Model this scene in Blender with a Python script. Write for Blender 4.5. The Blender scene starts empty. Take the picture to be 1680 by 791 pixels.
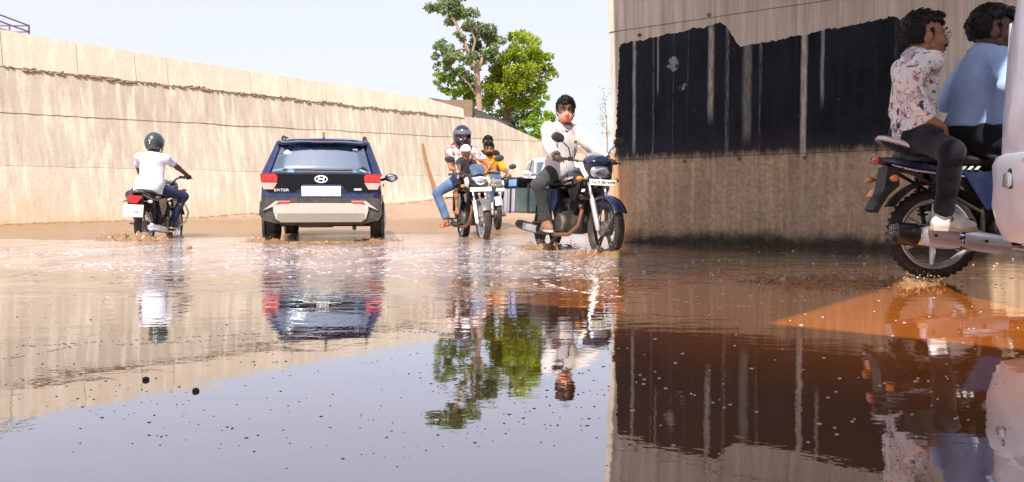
import bpy, bmesh, math, random
import numpy as np
from math import radians as R, sin, cos, pi
from mathutils import Vector as V, Matrix, noise as mnoise

random.seed(7); np.random.seed(7)
SC = bpy.context.scene
COL = SC.collection

# ------------------------------------------------------------------ camera
cam_d = bpy.data.cameras.new('camera'); cam = bpy.data.objects.new('camera', cam_d); COL.objects.link(cam)
cam.location = (0, 0, 0.5)
cam.rotation_euler = (R(90 - 2.53), 0, 0)
cam_d.sensor_width = 36; cam_d.lens = 36 * 1300 / 1680
cam_d.clip_start = 0.05; cam_d.clip_end = 3000
SC.camera = cam

# ------------------------------------------------------------------ light
SUN_H = V((-0.20, -0.98)).normalized()          # horizontal direction towards the sun
SUN_EL = R(52)
sun_dir = V((SUN_H.x * cos(SUN_EL), SUN_H.y * cos(SUN_EL), sin(SUN_EL)))
sd = bpy.data.lights.new('sun', 'SUN'); sun = bpy.data.objects.new('sun', sd); COL.objects.link(sun)
sd.energy = 5.0; sd.angle = R(0.53); sd.color = (1.0, 0.94, 0.86)
sun.rotation_euler = sun_dir.to_track_quat('Z', 'Y').to_euler()

W = bpy.data.worlds.new('World'); SC.world = W; W.use_nodes = True
wn = W.node_tree; wn.nodes.clear()
sky = wn.nodes.new('ShaderNodeTexSky'); sky.sky_type = 'NISHITA'; sky.sun_disc = False
sky.sun_elevation = SUN_EL; sky.sun_rotation = math.atan2(SUN_H.x, SUN_H.y)
sky.air_density = 1.0; sky.dust_density = 3.0; sky.ozone_density = 1.0
mixw = wn.nodes.new('ShaderNodeMix'); mixw.data_type = 'RGBA'
mixw.inputs[0].default_value = 0.62
mixw.inputs[7].default_value = (7.5, 7.35, 8.6, 1)   # thin bright overcast veil over the blue
bg = wn.nodes.new('ShaderNodeBackground'); bg.inputs[1].default_value = 0.105
wo = wn.nodes.new('ShaderNodeOutputWorld')
wn.links.new(sky.outputs[0], mixw.inputs[6]); wn.links.new(mixw.outputs[2], bg.inputs[0]); wn.links.new(bg.outputs[0], wo.inputs[0])

SC.view_settings.view_transform = 'Standard'; SC.view_settings.look = 'None'
SC.view_settings.gamma = 1.0; SC.view_settings.use_curve_mapping = False
SC.view_settings.exposure = 0.62
SC.cycles.max_bounces = 8; SC.cycles.transparent_max_bounces = 12

# ------------------------------------------------------------------ materials
class NT:
    def __init__(s, name):
        s.m = bpy.data.materials.new(name); s.m.use_nodes = True
        s.t = s.m.node_tree; s.b = s.t.nodes['Principled BSDF']; s.out = s.t.nodes['Material Output']
    def n(s, kind, **kw):
        nd = s.t.nodes.new('ShaderNode' + kind)
        for k, v in kw.items(): setattr(nd, k, v)
        return nd
    def set(s, sock, v):
        if isinstance(v, bpy.types.NodeSocket): s.t.links.new(v, sock)
        elif v is not None: sock.default_value = v
    def obj(s, scale=(1, 1, 1), rot=(0, 0, 0), loc=(0, 0, 0)):
        tc = s.n('TexCoord'); mp = s.n('Mapping')
        mp.inputs['Scale'].default_value = scale; mp.inputs['Rotation'].default_value = rot; mp.inputs['Location'].default_value = loc
        s.t.links.new(tc.outputs['Object'], mp.inputs[0]); return mp.outputs[0]
    def sep(s, vec=None):
        x = s.n('SeparateXYZ'); s.set(x.inputs[0], vec if vec is not None else s.n('TexCoord').outputs['Object']); return x.outputs
    def noise(s, vec, scale=5, detail=4, rough=.55, dist=0):
        x = s.n('TexNoise'); s.set(x.inputs['Vector'], vec); x.inputs['Scale'].default_value = scale
        x.inputs['Detail'].default_value = detail; x.inputs['Roughness'].default_value = rough; x.inputs['Distortion'].default_value = dist
        return x.outputs[0]
    def ramp(s, f, stops, interp='LINEAR'):
        x = s.n('ValToRGB'); s.set(x.inputs[0], f); cr = x.color_ramp; cr.interpolation = interp
        while len(cr.elements) < len(stops): cr.elements.new(.5)
        for e, (p, c) in zip(cr.elements, stops):
            e.position = p; e.color = (c, c, c, 1) if isinstance(c, (int, float)) else (*c[:3], 1)
        return x.outputs[0]
    def math(s, op, a, b=None, c=None, clamp=False):
        x = s.n('Math', operation=op); x.use_clamp = clamp
        s.set(x.inputs[0], a); s.set(x.inputs[1], b)
        if c is not None: s.set(x.inputs[2], c)
        return x.outputs[0]
    def sstep(s, v, lo, hi):
        x = s.n('MapRange', interpolation_type='SMOOTHSTEP'); s.set(x.inputs[0], v); s.set(x.inputs[1], lo); s.set(x.inputs[2], hi)
        return x.outputs[0]
    def mix(s, f, a, b, mode='MIX'):
        x = s.n('Mix', data_type='RGBA', blend_type=mode)
        def c(v): return (*v[:3], 1) if isinstance(v, tuple) else v
        s.set(x.inputs[0], f); s.set(x.inputs[6], c(a)); s.set(x.inputs[7], c(b)); return x.outputs[2]
    def bump(s, h, strength=.3, dist=.01):
        x = s.n('Bump'); s.set(x.inputs['Height'], h); s.set(x.inputs['Strength'], strength); x.inputs['Distance'].default_value = dist
        s.t.links.new(x.outputs[0], s.b.inputs['Normal']); return x.outputs[0]
    def base(s, v): s.set(s.b.inputs['Base Color'], (*v[:3], 1) if isinstance(v, tuple) else v)
    def rough(s, v): s.set(s.b.inputs['Roughness'], v)

def mat(name, col, rough=.5, metal=0, var=.15, vscale=6, bump=0, bscale=60, coat=0, spec=.5, dirt=None, dirt_amt=.5):
    """plain surface with a little procedural variation, fine relief and optional mud"""
    q = NT(name); o = q.obj()
    n1 = q.noise(o, vscale, 4)
    c = q.mix(q.ramp(n1, [(.3, 0), (.7, 1)]), tuple(x * (1 - var) for x in col), tuple(min(1, x * (1 + var)) for x in col))
    r = q.math('ADD', q.math('MULTIPLY', n1, .2), rough - .1, clamp=True)
    if dirt:
        d = q.math('MULTIPLY', q.ramp(q.noise(o, 9, 6, .7), [(.42, 0), (.66, 1)]), dirt_amt)
        c = q.mix(d, c, dirt); r = q.math('ADD', r, q.math('MULTIPLY', d, .4), clamp=True)
    q.base(c); q.rough(r)
    q.b.inputs['Metallic'].default_value = metal; q.b.inputs['Coat Weight'].default_value = coat
    q.b.inputs['Coat Roughness'].default_value = .06; q.b.inputs['Specular IOR Level'].default_value = spec
    if bump: q.bump(q.noise(o, bscale, 5, .65), bump, .004)
    return q.m

MUD = (.30, .17, .085)
def left_wall_mat(name, tone=1.0, streak=1.0):
    q = NT(name); o = q.obj()
    big = q.noise(o, .45, 5); fine = q.noise(o, 14, 6, .7)
    st = q.noise(q.obj((3.2, 3.2, .16)), 1.6, 6, .62, .25)       # long vertical runs
    st2 = q.noise(q.obj((7, 7, .22), loc=(3, 1, 0)), 1.2, 4, .6)
    z = q.sep()[2]
    c = q.mix(q.ramp(big, [(.3, 0), (.7, 1)]), (.50 * tone, .43 * tone, .34 * tone), (.57 * tone, .50 * tone, .405 * tone))
    c = q.mix(q.math('MULTIPLY', q.ramp(st, [(.48, 0), (.62, 1)]), .75 * streak), c, (.74 * tone, .665 * tone, .545 * tone))
    c = q.mix(q.math('MULTIPLY', q.ramp(st2, [(.50, 0), (.72, 1)]), .5 * streak), c, (.36 * tone, .285 * tone, .22 * tone))
    c = q.mix(q.math('MULTIPLY', q.ramp(fine, [(.35, 0), (.75, 1)]), .22), c, (.34, .25, .18))
    low = q.math('MULTIPLY', q.sstep(q.math('ADD', z, q.math('MULTIPLY', q.noise(o, 1.3, 5), .9)), 1.5, .3), .7)
    c = q.mix(low, c, (.60, .43, .27))
    spl = q.math('MULTIPLY', q.sstep(q.math('ADD', z, q.math('MULTIPLY', q.noise(o, 3.5, 5), .5)), .5, .2), .6)
    c = q.mix(spl, c, (.40, .25, .14))
    q.base(c); q.rough(.9); q.b.inputs['Specular IOR Level'].default_value = .2
    q.bump(q.math('ADD', fine, q.math('MULTIPLY', q.noise(o, 4, 5), .8)), .5, .015)
    return q.m

def right_wall_mat():
    q = NT('painted_concrete'); o = q.obj(); s = q.sep(); u, z = s[0], s[2]
    fine = q.noise(o, 22, 6, .7); big = q.noise(o, 1.1, 5)
    st = q.noise(q.obj((4.5, 1, .25)), 1.7, 6, .65, .2)
    st2 = q.noise(q.obj((11, 1, .35), loc=(5, 0, 0)), 1.3, 5, .6)
    up = q.sstep(z, 1.1, 1.5)
    conc = q.mix(q.ramp(big, [(.3, 0), (.7, 1)]), (.40, .335, .275), (.50, .425, .355))
    conc = q.mix(q.math('MULTIPLY', q.ramp(st, [(.45, 0), (.62, 1)]), .6), conc, (.64, .56, .47))
    conc = q.mix(q.math('MULTIPLY', q.ramp(st2, [(.5, 0), (.68, 1)]), .6), conc, (.17, .145, .12))
    lowc = q.mix(q.ramp(big, [(.3, 0), (.7, 1)]), (.34, .235, .155), (.50, .365, .25))
    lowc = q.mix(q.math('MULTIPLY', q.ramp(st2, [(.46, 0), (.60, 1)]), .65), lowc, (.62, .44, .28))
    lowc = q.mix(q.math('MULTIPLY', q.ramp(fine, [(.42, 0), (.62, 1)]), .45), lowc, (.16, .11, .07))
    lowc = q.mix(q.math('MULTIPLY', q.ramp(q.noise(o, 7, 6, .75, .5), [(.52, 0), (.66, 1)]), .45), lowc, (.22, .145, .09))
    c = q.mix(up, lowc, conc)
    # dark band with a ragged upper edge at the very foot
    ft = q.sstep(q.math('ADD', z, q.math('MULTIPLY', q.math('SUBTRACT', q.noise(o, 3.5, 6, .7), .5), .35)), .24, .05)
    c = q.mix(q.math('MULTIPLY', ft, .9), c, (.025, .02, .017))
    # orange tint at the low left end
    c = q.mix(q.math('MULTIPLY', q.math('MULTIPLY', q.sstep(q.math('ADD', u, q.math('MULTIPLY', big, .3)), .55, .15), q.sstep(z, 1.3, .9)), .65), c, (.48, .24, .10))
    # ---- the black painted panel with its jog and ragged brush edge
    wob = q.math('MULTIPLY', q.math('SUBTRACT', q.noise(q.obj((3, 1, 3)), 2.2, 5, .6), .5), .16)
    jog = q.sstep(u, 1.46, 1.78)
    top = q.math('ADD', q.math('ADD', 2.71, q.math('MULTIPLY', u, .075)), q.math('MULTIPLY', jog, -.36))
    top = q.math('ADD', top, q.math('MULTIPLY', q.sstep(u, 3.45, 3.9), -.35))
    zt = q.math('ADD', z, wob)
    m_top = q.math('LESS_THAN', zt, top)
    m_bot = q.sstep(q.math('ADD', z, q.math('ADD', q.math('MULTIPLY', wob, .7), q.math('MULTIPLY', q.math('SUBTRACT', q.noise(q.obj((5, 1, 1.2)), 2, 6, .75), .5), .34))), 1.06, 1.22)
    m_r = q.math('LESS_THAN', q.math('ADD', u, wob), 3.82)
    m_l = q.math('GREATER_THAN', q.math('ADD', u, q.math('MULTIPLY', q.noise(q.obj((2, 1, 6)), 1.5, 4), .14)), q.math('MULTIPLY', z, .042))
    pm = q.math('MULTIPLY', q.math('MULTIPLY', m_top, m_bot), q.math('MULTIPLY', m_r, m_l))
    # rain runs that washed the paint
    runs = q.math('MULTIPLY', q.ramp(q.noise(q.obj((6.5, 1, .06), loc=(2.1, 0, 0)), 1.5, 2, .5), [(.62, 0), (.74, 1)]),
                  q.ramp(q.noise(q.obj((30, 1, 5)), 1.5, 5, .7), [(.38, 0), (.62, 1)]))
    def run(u0, w, amt, ztop, zbot):
        d = q.math('ABSOLUTE', q.math('SUBTRACT', q.math('ADD', u, q.math('MULTIPLY', q.math('SUBTRACT', q.noise(q.obj((1, 1, 2)), 2, 3), .5), .03)), u0))
        a = q.math('MULTIPLY', q.sstep(d, w, w * .25), amt)
        return q.math('MULTIPLY', a, q.math('MULTIPLY', q.sstep(z, zbot, zbot + .3), q.sstep(z, ztop + .05, ztop - .05)))
    rr = q.math('MAXIMUM', q.math('MULTIPLY', runs, .45), run(2.52, .05, .85, 3.2, .25))
    for a in ((1.36, .055, .6, 2.8, 1.5), (2.73, .03, .5, 2.6, 1.6), (.27, .035, .5, 2.8, 1.1), (.62, .02, .4, 2.8, 1.9), (1.83, .08, .3, 2.6, 1.2)):
        rr = q.math('MAXIMUM', rr, run(*a))
    rr = q.math('MULTIPLY', rr, q.ramp(q.noise(q.obj((18, 1, 3)), 2, 5, .7), [(.3, .25), (.6, 1)]))
    chips = q.math('MULTIPLY', q.ramp(q.noise(o, 5, 6, .75), [(.67, 0), (.70, 1)]), .6)
    black = q.mix(q.ramp(q.noise(q.obj((2, 1, 1.2)), 1.5, 5), [(.35, 0), (.7, 1)]), (.004, .005, .008), (.010, .012, .019))
    black = q.mix(q.math('MULTIPLY', q.sstep(q.math('ADD', z, q.math('MULTIPLY', big, .5)), 1.75, 1.2), .35), black, (.10, .075, .06))
    black = q.mix(q.math('MULTIPLY', q.ramp(fine, [(.55, 0), (.75, 1)]), .25), black, (.09, .08, .075))
    black = q.mix(q.math('MULTIPLY', q.ramp(q.noise(q.obj((9, 1, .5), loc=(7, 0, 2)), 1.4, 6, .7), [(.46, 0), (.78, 1)]), .4), black, (.030, .036, .055))
    black = q.mix(q.math('MULTIPLY', q.ramp(q.noise(q.obj((1.2, 1, 1.2), loc=(1, 0, 4)), 1.2, 5, .65), [(.5, 0), (.75, 1)]), .5), black, (.022, .030, .052))
    for (uu, zz, rad) in ((.84, 2.36, .24), (.98, 2.05, .17)):
        du = q.math('SUBTRACT', u, uu); dz = q.math('SUBTRACT', z, zz)
        w_ = q.sstep(q.math('SQRT', q.math('ADD', q.math('MULTIPLY', du, du), q.math('MULTIPLY', dz, dz))), rad, rad * .2)
        black = q.mix(q.math('MULTIPLY', q.ramp(q.math('ADD', q.noise(q.obj((2.2, 1, 1.5), loc=(uu * 9, 0, 1)), 2.4, 6, .72), q.math('MULTIPLY', q.math('SUBTRACT', w_, 1), .35)), [(.50, 0), (.54, 1)]), .65), black, (.36, .32, .30))
    black = q.mix(rr, black, (.58, .53, .48)); black = q.mix(chips, black, (.42, .36, .31))
    rc = q.mix(q.math('MULTIPLY', rr, .5), c, (.55, .42, .30))
    q.base(q.mix(pm, rc, black)); q.rough(q.math('SUBTRACT', .88, q.math('MULTIPLY', pm, .25)))
    q.b.inputs['Specular IOR Level'].default_value = .12
    q.bump(q.math('ADD', fine, q.math('MULTIPLY', q.noise(o, 5, 6, .6), .9)), .55, .012)
    return q.m

def water_mat():
    q = NT('muddy_water'); o = q.obj(); s = q.sep(); x, y = s[0], s[1]
    brk = q.noise(q.obj((.35, .8, 1)), 1.0, 4)
    yy = q.math('ADD', y, q.math('MULTIPLY', q.math('SUBTRACT', brk, .5), 4.0))
    far = q.sstep(yy, 3.9, 7.0)                                   # churned by the traffic
    left = q.sstep(x, 2.2, .8)
    chop = q.math('MULTIPLY', far, q.math('ADD', .22, q.math('MULTIPLY', left, .78)))
    w1 = q.noise(q.obj((.8, 1.0, 1)), 4.2, 4, .55, .4)
    w2 = q.noise(q.obj((.9, 1.1, 1), loc=(4, 2, 0)), 13, 3, .6, .2)
    w3 = q.noise(q.obj((.6, 1.2, 1)), 2.2, 2, .5)
    h = q.math('ADD', q.math('MULTIPLY', w1, q.math('ADD', .014, q.math('MULTIPLY', chop, .75))),
               q.math('ADD', q.math('MULTIPLY', w2, q.math('ADD', .004, q.math('MULTIPLY', chop, .22))), q.math('MULTIPLY', w3, .03)))
    mid = q.math('MULTIPLY', q.sstep(yy, 2.4, 4.4), .035)
    h = q.math('ADD', h, q.math('MULTIPLY', q.noise(q.obj((.7, 1.5, 1)), 7, 3, .5), mid))
    bp = q.bump(h, 1.0, .05)
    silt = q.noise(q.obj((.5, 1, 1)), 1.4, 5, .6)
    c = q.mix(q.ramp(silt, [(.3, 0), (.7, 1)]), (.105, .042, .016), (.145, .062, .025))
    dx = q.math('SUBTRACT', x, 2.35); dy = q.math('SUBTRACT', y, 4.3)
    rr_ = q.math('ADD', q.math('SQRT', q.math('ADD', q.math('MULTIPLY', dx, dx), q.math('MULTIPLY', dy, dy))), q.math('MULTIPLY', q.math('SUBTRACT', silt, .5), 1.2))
    c = q.mix(q.sstep(rr_, 3.0, 1.2), c, (.58, .165, .020))      # brighter orange painted into the water to lift the sunlit wedge
    # froth left by the wheels: streaky patches of fine bubbles
    fz = q.math('MULTIPLY', q.math('MULTIPLY', q.sstep(yy, 5.0, 7.6), q.sstep(yy, 14.5, 12.0)), q.sstep(x, 1.9, .6))
    fn = q.math('ADD', q.math('MULTIPLY', q.noise(q.obj((1.0, .38, 1)), 2.6, 6, .72, .6), .65), q.math('MULTIPLY', q.noise(q.obj((1.4, .9, 1)), 9, 5, .7), .35))
    foam = q.math('MULTIPLY', fz, q.ramp(fn, [(.37, 0), (.55, 1)]))
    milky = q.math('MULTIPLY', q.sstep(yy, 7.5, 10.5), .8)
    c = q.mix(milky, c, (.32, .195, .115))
    c = q.mix(q.math('MULTIPLY', foam, .9), c, (.70, .62, .64))
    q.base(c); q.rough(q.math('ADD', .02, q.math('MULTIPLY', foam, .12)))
    q.b.inputs['IOR'].default_value = 2.2; q.b.inputs['Coat Weight'].default_value = .9; q.b.inputs['Coat IOR'].default_value = 2.4; q.b.inputs['Coat Roughness'].default_value = .015; q.t.links.new(bp, q.b.inputs['Coat Normal']); q.b.inputs['Specular IOR Level'].default_value = .5
    return q.m

def ground_mat():
    q = NT('wet_mud_ground'); o = q.obj(); s = q.sep(); z = s[2]
    big = q.noise(o, .5, 6, .6); med = q.noise(o, 3, 6, .65); fine = q.noise(o, 30, 5, .7)
    c = q.mix(q.ramp(big, [(.3, 0), (.7, 1)]), (.265, .17, .105), (.34, .235, .16))
    c = q.mix(q.math('MULTIPLY', q.ramp(med, [(.45, 0), (.65, 1)]), .5), c, (.37, .27, .215))
    c = q.mix(q.math('MULTIPLY', q.ramp(fine, [(.45, 0), (.7, 1)]), .35), c, (.25, .14, .07))
    wet = q.sstep(q.math('ADD', z, q.math('MULTIPLY', q.math('SUBTRACT', med, .5), .18)), .24, .06)
    c = q.mix(wet, c, (.225, .125, .060))
    q.base(c); q.rough(q.math('SUBTRACT', .9, q.math('MULTIPLY', wet, .62)))
    q.bump(q.math('ADD', q.math('MULTIPLY', fine, .4), med), q.math('SUBTRACT', .6, q.math('MULTIPLY', wet, .45)), .03)
    return q.m

def leaf_mat(name, a, b):
    q = NT(name)
    at = q.n('Attribute', attribute_name='tone'); c = q.mix(at.outputs['Fac'], a, b)
    q.base(c); q.rough(.45); q.b.inputs['Specular IOR Level'].default_value = .35
    tr = q.n('BsdfTranslucent'); q.set(tr.inputs[0], q.mix(.5, c, (.25, .30, .02)))
    mx = q.n('MixShader'); mx.inputs[0].default_value = .45
    q.t.links.new(q.b.outputs[0], mx.inputs[1]); q.t.links.new(tr.outputs[0], mx.inputs[2]); q.t.links.new(mx.outputs[0], q.out.inputs[0])
    return q.m

def glass_mat(name, tint, refl=.25, rough=.02):
    q = NT(name)
    t = q.n('BsdfTransparent'); t.inputs[0].default_value = (*tint, 1)
    g = q.n('BsdfGlossy'); g.inputs[0].default_value = (.82, .91, 1.0, 1); g.inputs['Roughness'].default_value = rough
    lw = q.n('Fresnel'); lw.inputs[0].default_value = 1.5
    f = q.math('ADD', q.math('MULTIPLY', lw.outputs[0], 1.0), refl, clamp=True)
    mx = q.n('MixShader'); q.set(mx.inputs[0], f)
    q.t.links.new(t.outputs[0], mx.inputs[1]); q.t.links.new(g.outputs[0], mx.inputs[2]); q.t.links.new(mx.outputs[0], q.out.inputs[0])
    return q.m

def cloth_mat(name, col, var=.10, weave=True):
    q = NT(name); o = q.obj()
    c = q.mix(q.ramp(q.noise(o, 7, 4), [(.3, 0), (.7, 1)]), tuple(x * (1 - var) for x in col), tuple(min(1, x * (1 + var)) for x in col))
    q.base(c); q.rough(.85); q.b.inputs['Sheen Weight'].default_value = .1; q.b.inputs['Specular IOR Level'].default_value = .2
    q.bump(q.math('ADD', q.noise(o, 26, 3), q.math('MULTIPLY', q.noise(q.obj((1, 1, .35)), 13, 3, .5, 1.0), 1.6)), .45, .012)
    return q.m

def print_mat(name, ground, blobs):
    """printed cloth: blotches of several colours on a light ground"""
    q = NT(name); o = q.obj(); c = ground
    for i, (col, sc, lo, hi) in enumerate(blobs):
        f = q.ramp(q.noise(q.obj(loc=(i * 3.7, i * 1.9, i * 2.3)), sc, 5, .6, .8), [(lo, 0), (hi, 1)])
        c = q.mix(f, c, col)
    q.base(c); q.rough(.8); q.b.inputs['Specular IOR Level'].default_value = .2
    q.bump(q.noise(q.obj((1, 1, .4)), 14, 3, .5, 1.0), .45, .015)
    return q.m

def plaid_mat(name):
    q = NT(name); s = q.sep()
    f = None; c = (.72, .66, .66)
    for ax, sc in ((1, 62), (2, 58), (0, 60)):
        w = q.math('GREATER_THAN', q.math('SINE', q.math('MULTIPLY', s[ax], sc)), .35)
        c = q.mix(q.math('MULTIPLY', w, .55), c, (.20, .035, .06))
    q.base(c); q.rough(.85)
    q.bump(q.noise(q.obj((1, 1, .4)), 14, 3, .5, 1.0), .45, .015)
    return q.m
# ------------------------------------------------------------------ object helpers
def tag(o, label=None, cat=None, group=None, kind=None):
    if label: o['label'] = label
    if cat: o['category'] = cat
    if group: o['group'] = group
    if kind: o['kind'] = kind
    return o
def thing(name, label, cat, mtx=None, group=None):
    o = bpy.data.objects.new(name, None); COL.objects.link(o); o.empty_display_size = .2
    if mtx is not None: o.matrix_world = mtx
    return tag(o, label, cat, group)
def link(name, me, parent=None, mats=()):
    o = bpy.data.objects.new(name, me); COL.objects.link(o)
    for m in mats: me.materials.append(m)
    if parent is not None: o.parent = parent
    return o
def frame(x, y, z, yaw=0, roll=0, pitch=0, s=1):
    return Matrix.Translation((x, y, z)) @ Matrix.Rotation(yaw, 4, 'Z') @ Matrix.Rotation(pitch, 4, 'Y') @ Matrix.Rotation(roll, 4, 'X') @ Matrix.Scale(s, 4)
def copy_part(src, parent, mtx=None, deep=True):
    c = src.copy(); COL.objects.link(c); c.parent = parent
    if mtx is not None: c.matrix_local = mtx
    if deep:
        for ch in list(src.children): copy_part(ch, c)
    return c

class MB:
    """collects shapes and links them as one mesh"""
    def __init__(s): s.v = []; s.f = []; s.mi = []; s.cur = 0
    def mat(s, i): s.cur = i; return s
    def add(s, vs, fs, M=None):
        b = len(s.v)
        s.v += [tuple(M @ V(p)) if M is not None else tuple(p) for p in vs]
        s.f += [tuple(i + b for i in f) for f in fs]; s.mi += [s.cur] * len(fs); return s
    def box(s, c, d, rot=None, bev=0):
        bm = bmesh.new(); bmesh.ops.create_cube(bm, size=1)
        bmesh.ops.scale(bm, vec=d, verts=bm.verts)
        if bev: bmesh.ops.bevel(bm, geom=bm.edges[:], offset=min(bev, min(d) * .45), segments=2, profile=.5, affect='EDGES')
        M = Matrix.Translation(c) @ (rot.to_4x4() if rot is not None else Matrix())
        bm.verts.ensure_lookup_table(); bm.verts.index_update()
        s.add([v.co[:] for v in bm.verts], [[v.index for v in f.verts] for f in bm.faces], M); bm.free(); return s
    def loft(s, rings, cap=True, close=True):
        n = len(rings[0]); vs = [p for r in rings for p in r]; fs = []
        for i in range(len(rings) - 1):
            for j in range(n if close else n - 1):
                k = (j + 1) % n; fs.append((i * n + j, i * n + k, (i + 1) * n + k, (i + 1) * n + j))
        if cap: fs.append(tuple(range(n))[::-1]); fs.append(tuple((len(rings) - 1) * n + j for j in range(n)))
        return s.add(vs, fs)
    def tube(s, pts, r, seg=8, flat=None):
        pts = [V(p) for p in pts]; rs = r if isinstance(r, (list, tuple)) else [r] * len(pts)
        rings = []; up = V((0, 0, 1)); prev = None
        for i, p in enumerate(pts):
            t = (pts[min(i + 1, len(pts) - 1)] - pts[max(i - 1, 0)]).normalized()
            if prev is None:
                a = t.cross(up if abs(t.z) < .9 else V((1, 0, 0))).normalized()
            else:
                a = (prev - t * prev.dot(t)).normalized()
            prev = a; b = t.cross(a)
            fb = flat if flat else 1
            rings.append([p + a * cos(2 * pi * k / seg) * rs[i] + b * sin(2 * pi * k / seg) * rs[i] * fb for k in range(seg)])
        return s.loft(rings)
    def lathe(s, prof, c, axis='Y', seg=24):
        """prof: (radius, along-axis) closed or open profile"""
        vs = []; fs = []; n = len(prof)
        for k in range(seg):
            a = 2 * pi * k / seg
            for r, h in prof:
                p = {'Y': (r * cos(a), h, r * sin(a)), 'Z': (r * cos(a), r * sin(a), h), 'X': (h, r * cos(a), r * sin(a))}[axis]
                vs.append((p[0] + c[0], p[1] + c[1], p[2] + c[2]))
        for k in range(seg):
            for j in range(n - 1):
                a = k * n + j; b = ((k + 1) % seg) * n + j
                fs.append((a, b, b + 1, a + 1))
        return s.add(vs, fs)
    def ell(s, c, r, seg=16, rot=None, cut=None):
        vs = []; fs = []; rows = max(6, seg // 2)
        for i in range(rows + 1):
            th = pi * i / rows
            for k in range(seg):
                a = 2 * pi * k / seg; vs.append(V((r[0] * sin(th) * cos(a), r[1] * sin(th) * sin(a), r[2] * cos(th))))
        for i in range(rows):
            for k in range(seg):
                fs.append((i * seg + k, (i + 1) * seg + k, (i + 1) * seg + (k + 1) % seg, i * seg + (k + 1) % seg))
        M = Matrix.Translation(c) @ (rot.to_4x4() if rot is not None else Matrix())
        return s.add(vs, fs, M)
    def prism(s, poly, a, b, plane='XZ', taper=None):
        """extrude polygon between offsets a and b along the third axis"""
        def P(p, h):
            return {'XZ': (p[0], h, p[1]), 'YZ': (h, p[0], p[1]), 'XY': (p[0], p[1], h)}[plane]
        ar = sum(poly[i][0] * poly[(i + 1) % len(poly)][1] - poly[(i + 1) % len(poly)][0] * poly[i][1] for i in range(len(poly)))
        n = len(poly)
        vs = [P(p, a) for p in poly] + [P(p, b) for p in poly]
        fs = [tuple(range(n)), tuple(range(2 * n - 1, n - 1, -1))] + [(j, n + j, n + (j + 1) % n, (j + 1) % n) for j in range(n)]
        return s.add(vs, fs)
    def arc_strip(s, c, r0, r1, w, a0, a1, n=16, wend=None):
        """curved sheet (mudguard): section box between radii r0,r1 width w in XZ plane around c"""
        rings = []
        for i in range(n + 1):
            a = a0 + (a1 - a0) * i / n; ca, sa = cos(a), sin(a); ww = w if wend is None else w + (wend - w) * i / n
            rm = r1
            rings.append([(c[0] + r0 * ca, c[1] - ww / 2, c[2] + r0 * sa), (c[0] + (r1 - .012) * ca, c[1] - ww / 2 - .004, c[2] + (r1 - .012) * sa),
                          (c[0] + r1 * ca, c[1] - ww * .3, c[2] + r1 * sa), (c[0] + (r1 + .006) * ca, c[1], c[2] + (r1 + .006) * sa), (c[0] + r1 * ca, c[1] + ww * .3, c[2] + r1 * sa),
                          (c[0] + (r1 - .012) * ca, c[1] + ww / 2 + .004, c[2] + (r1 - .012) * sa), (c[0] + r0 * ca, c[1] + ww / 2, c[2] + r0 * sa), (c[0] + (r1 - .01) * ca, c[1], c[2] + (r1 - .01) * sa)])
        return s.loft(rings)
    def build(s, name, mats, parent=None, sharp=38, sub=0):
        me = bpy.data.meshes.new(name); me.from_pydata(s.v, [], s.f)
        mats = mats if isinstance(mats, (list, tuple)) else [mats]
        o = link(name, me, parent, mats)
        me.polygons.foreach_set('material_index', s.mi)
        bm = bmesh.new(); bm.from_mesh(me); bmesh.ops.recalc_face_normals(bm, faces=bm.faces); bm.to_mesh(me); bm.free()
        me.polygons.foreach_set('use_smooth', [True] * len(me.polygons))
        if sharp < 180: me.set_sharp_from_angle(angle=R(sharp))
        if sub:
            md = o.modifiers.new('sub', 'SUBSURF'); md.levels = sub; md.render_levels = sub
        me.update(); return o

def text_obj(name, body, size, m, parent, mtx, ext=.002, align='CENTER', fit=None, space=1.0):
    cu = bpy.data.curves.new(name, 'FONT'); cu.body = body; cu.size = size; cu.extrude = ext
    cu.align_x = align; cu.align_y = 'CENTER'; cu.space_character = space; cu.resolution_u = 3
    tmp = bpy.data.objects.new(name, cu); COL.objects.link(tmp)
    bpy.context.view_layer.update()
    me = bpy.data.meshes.new_from_object(tmp.evaluated_get(bpy.context.evaluated_depsgraph_get()))
    bpy.data.objects.remove(tmp); bpy.data.curves.remove(cu)
    if fit:
        xs = [v.co.x for v in me.vertices]; ys = [v.co.y for v in me.vertices]
        kx = fit[0] / (max(xs) - min(xs)); ky = fit[1] / (max(ys) - min(ys)); cx = (max(xs) + min(xs)) / 2; cy = (max(ys) + min(ys)) / 2
        for v in me.vertices: v.co.x = (v.co.x - cx) * kx; v.co.y = (v.co.y - cy) * ky
    me.name = name; me.materials.clear()
    o = link(name, me, parent, [m]); o.matrix_local = mtx; return o
def face_mtx(pos, right, up):
    r = V(right).normalized(); u = V(up).normalized(); n = r.cross(u); u = n.cross(r)
    M = Matrix((r, u, n)).transposed().to_4x4(); M.translation = V(pos); return M

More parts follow.
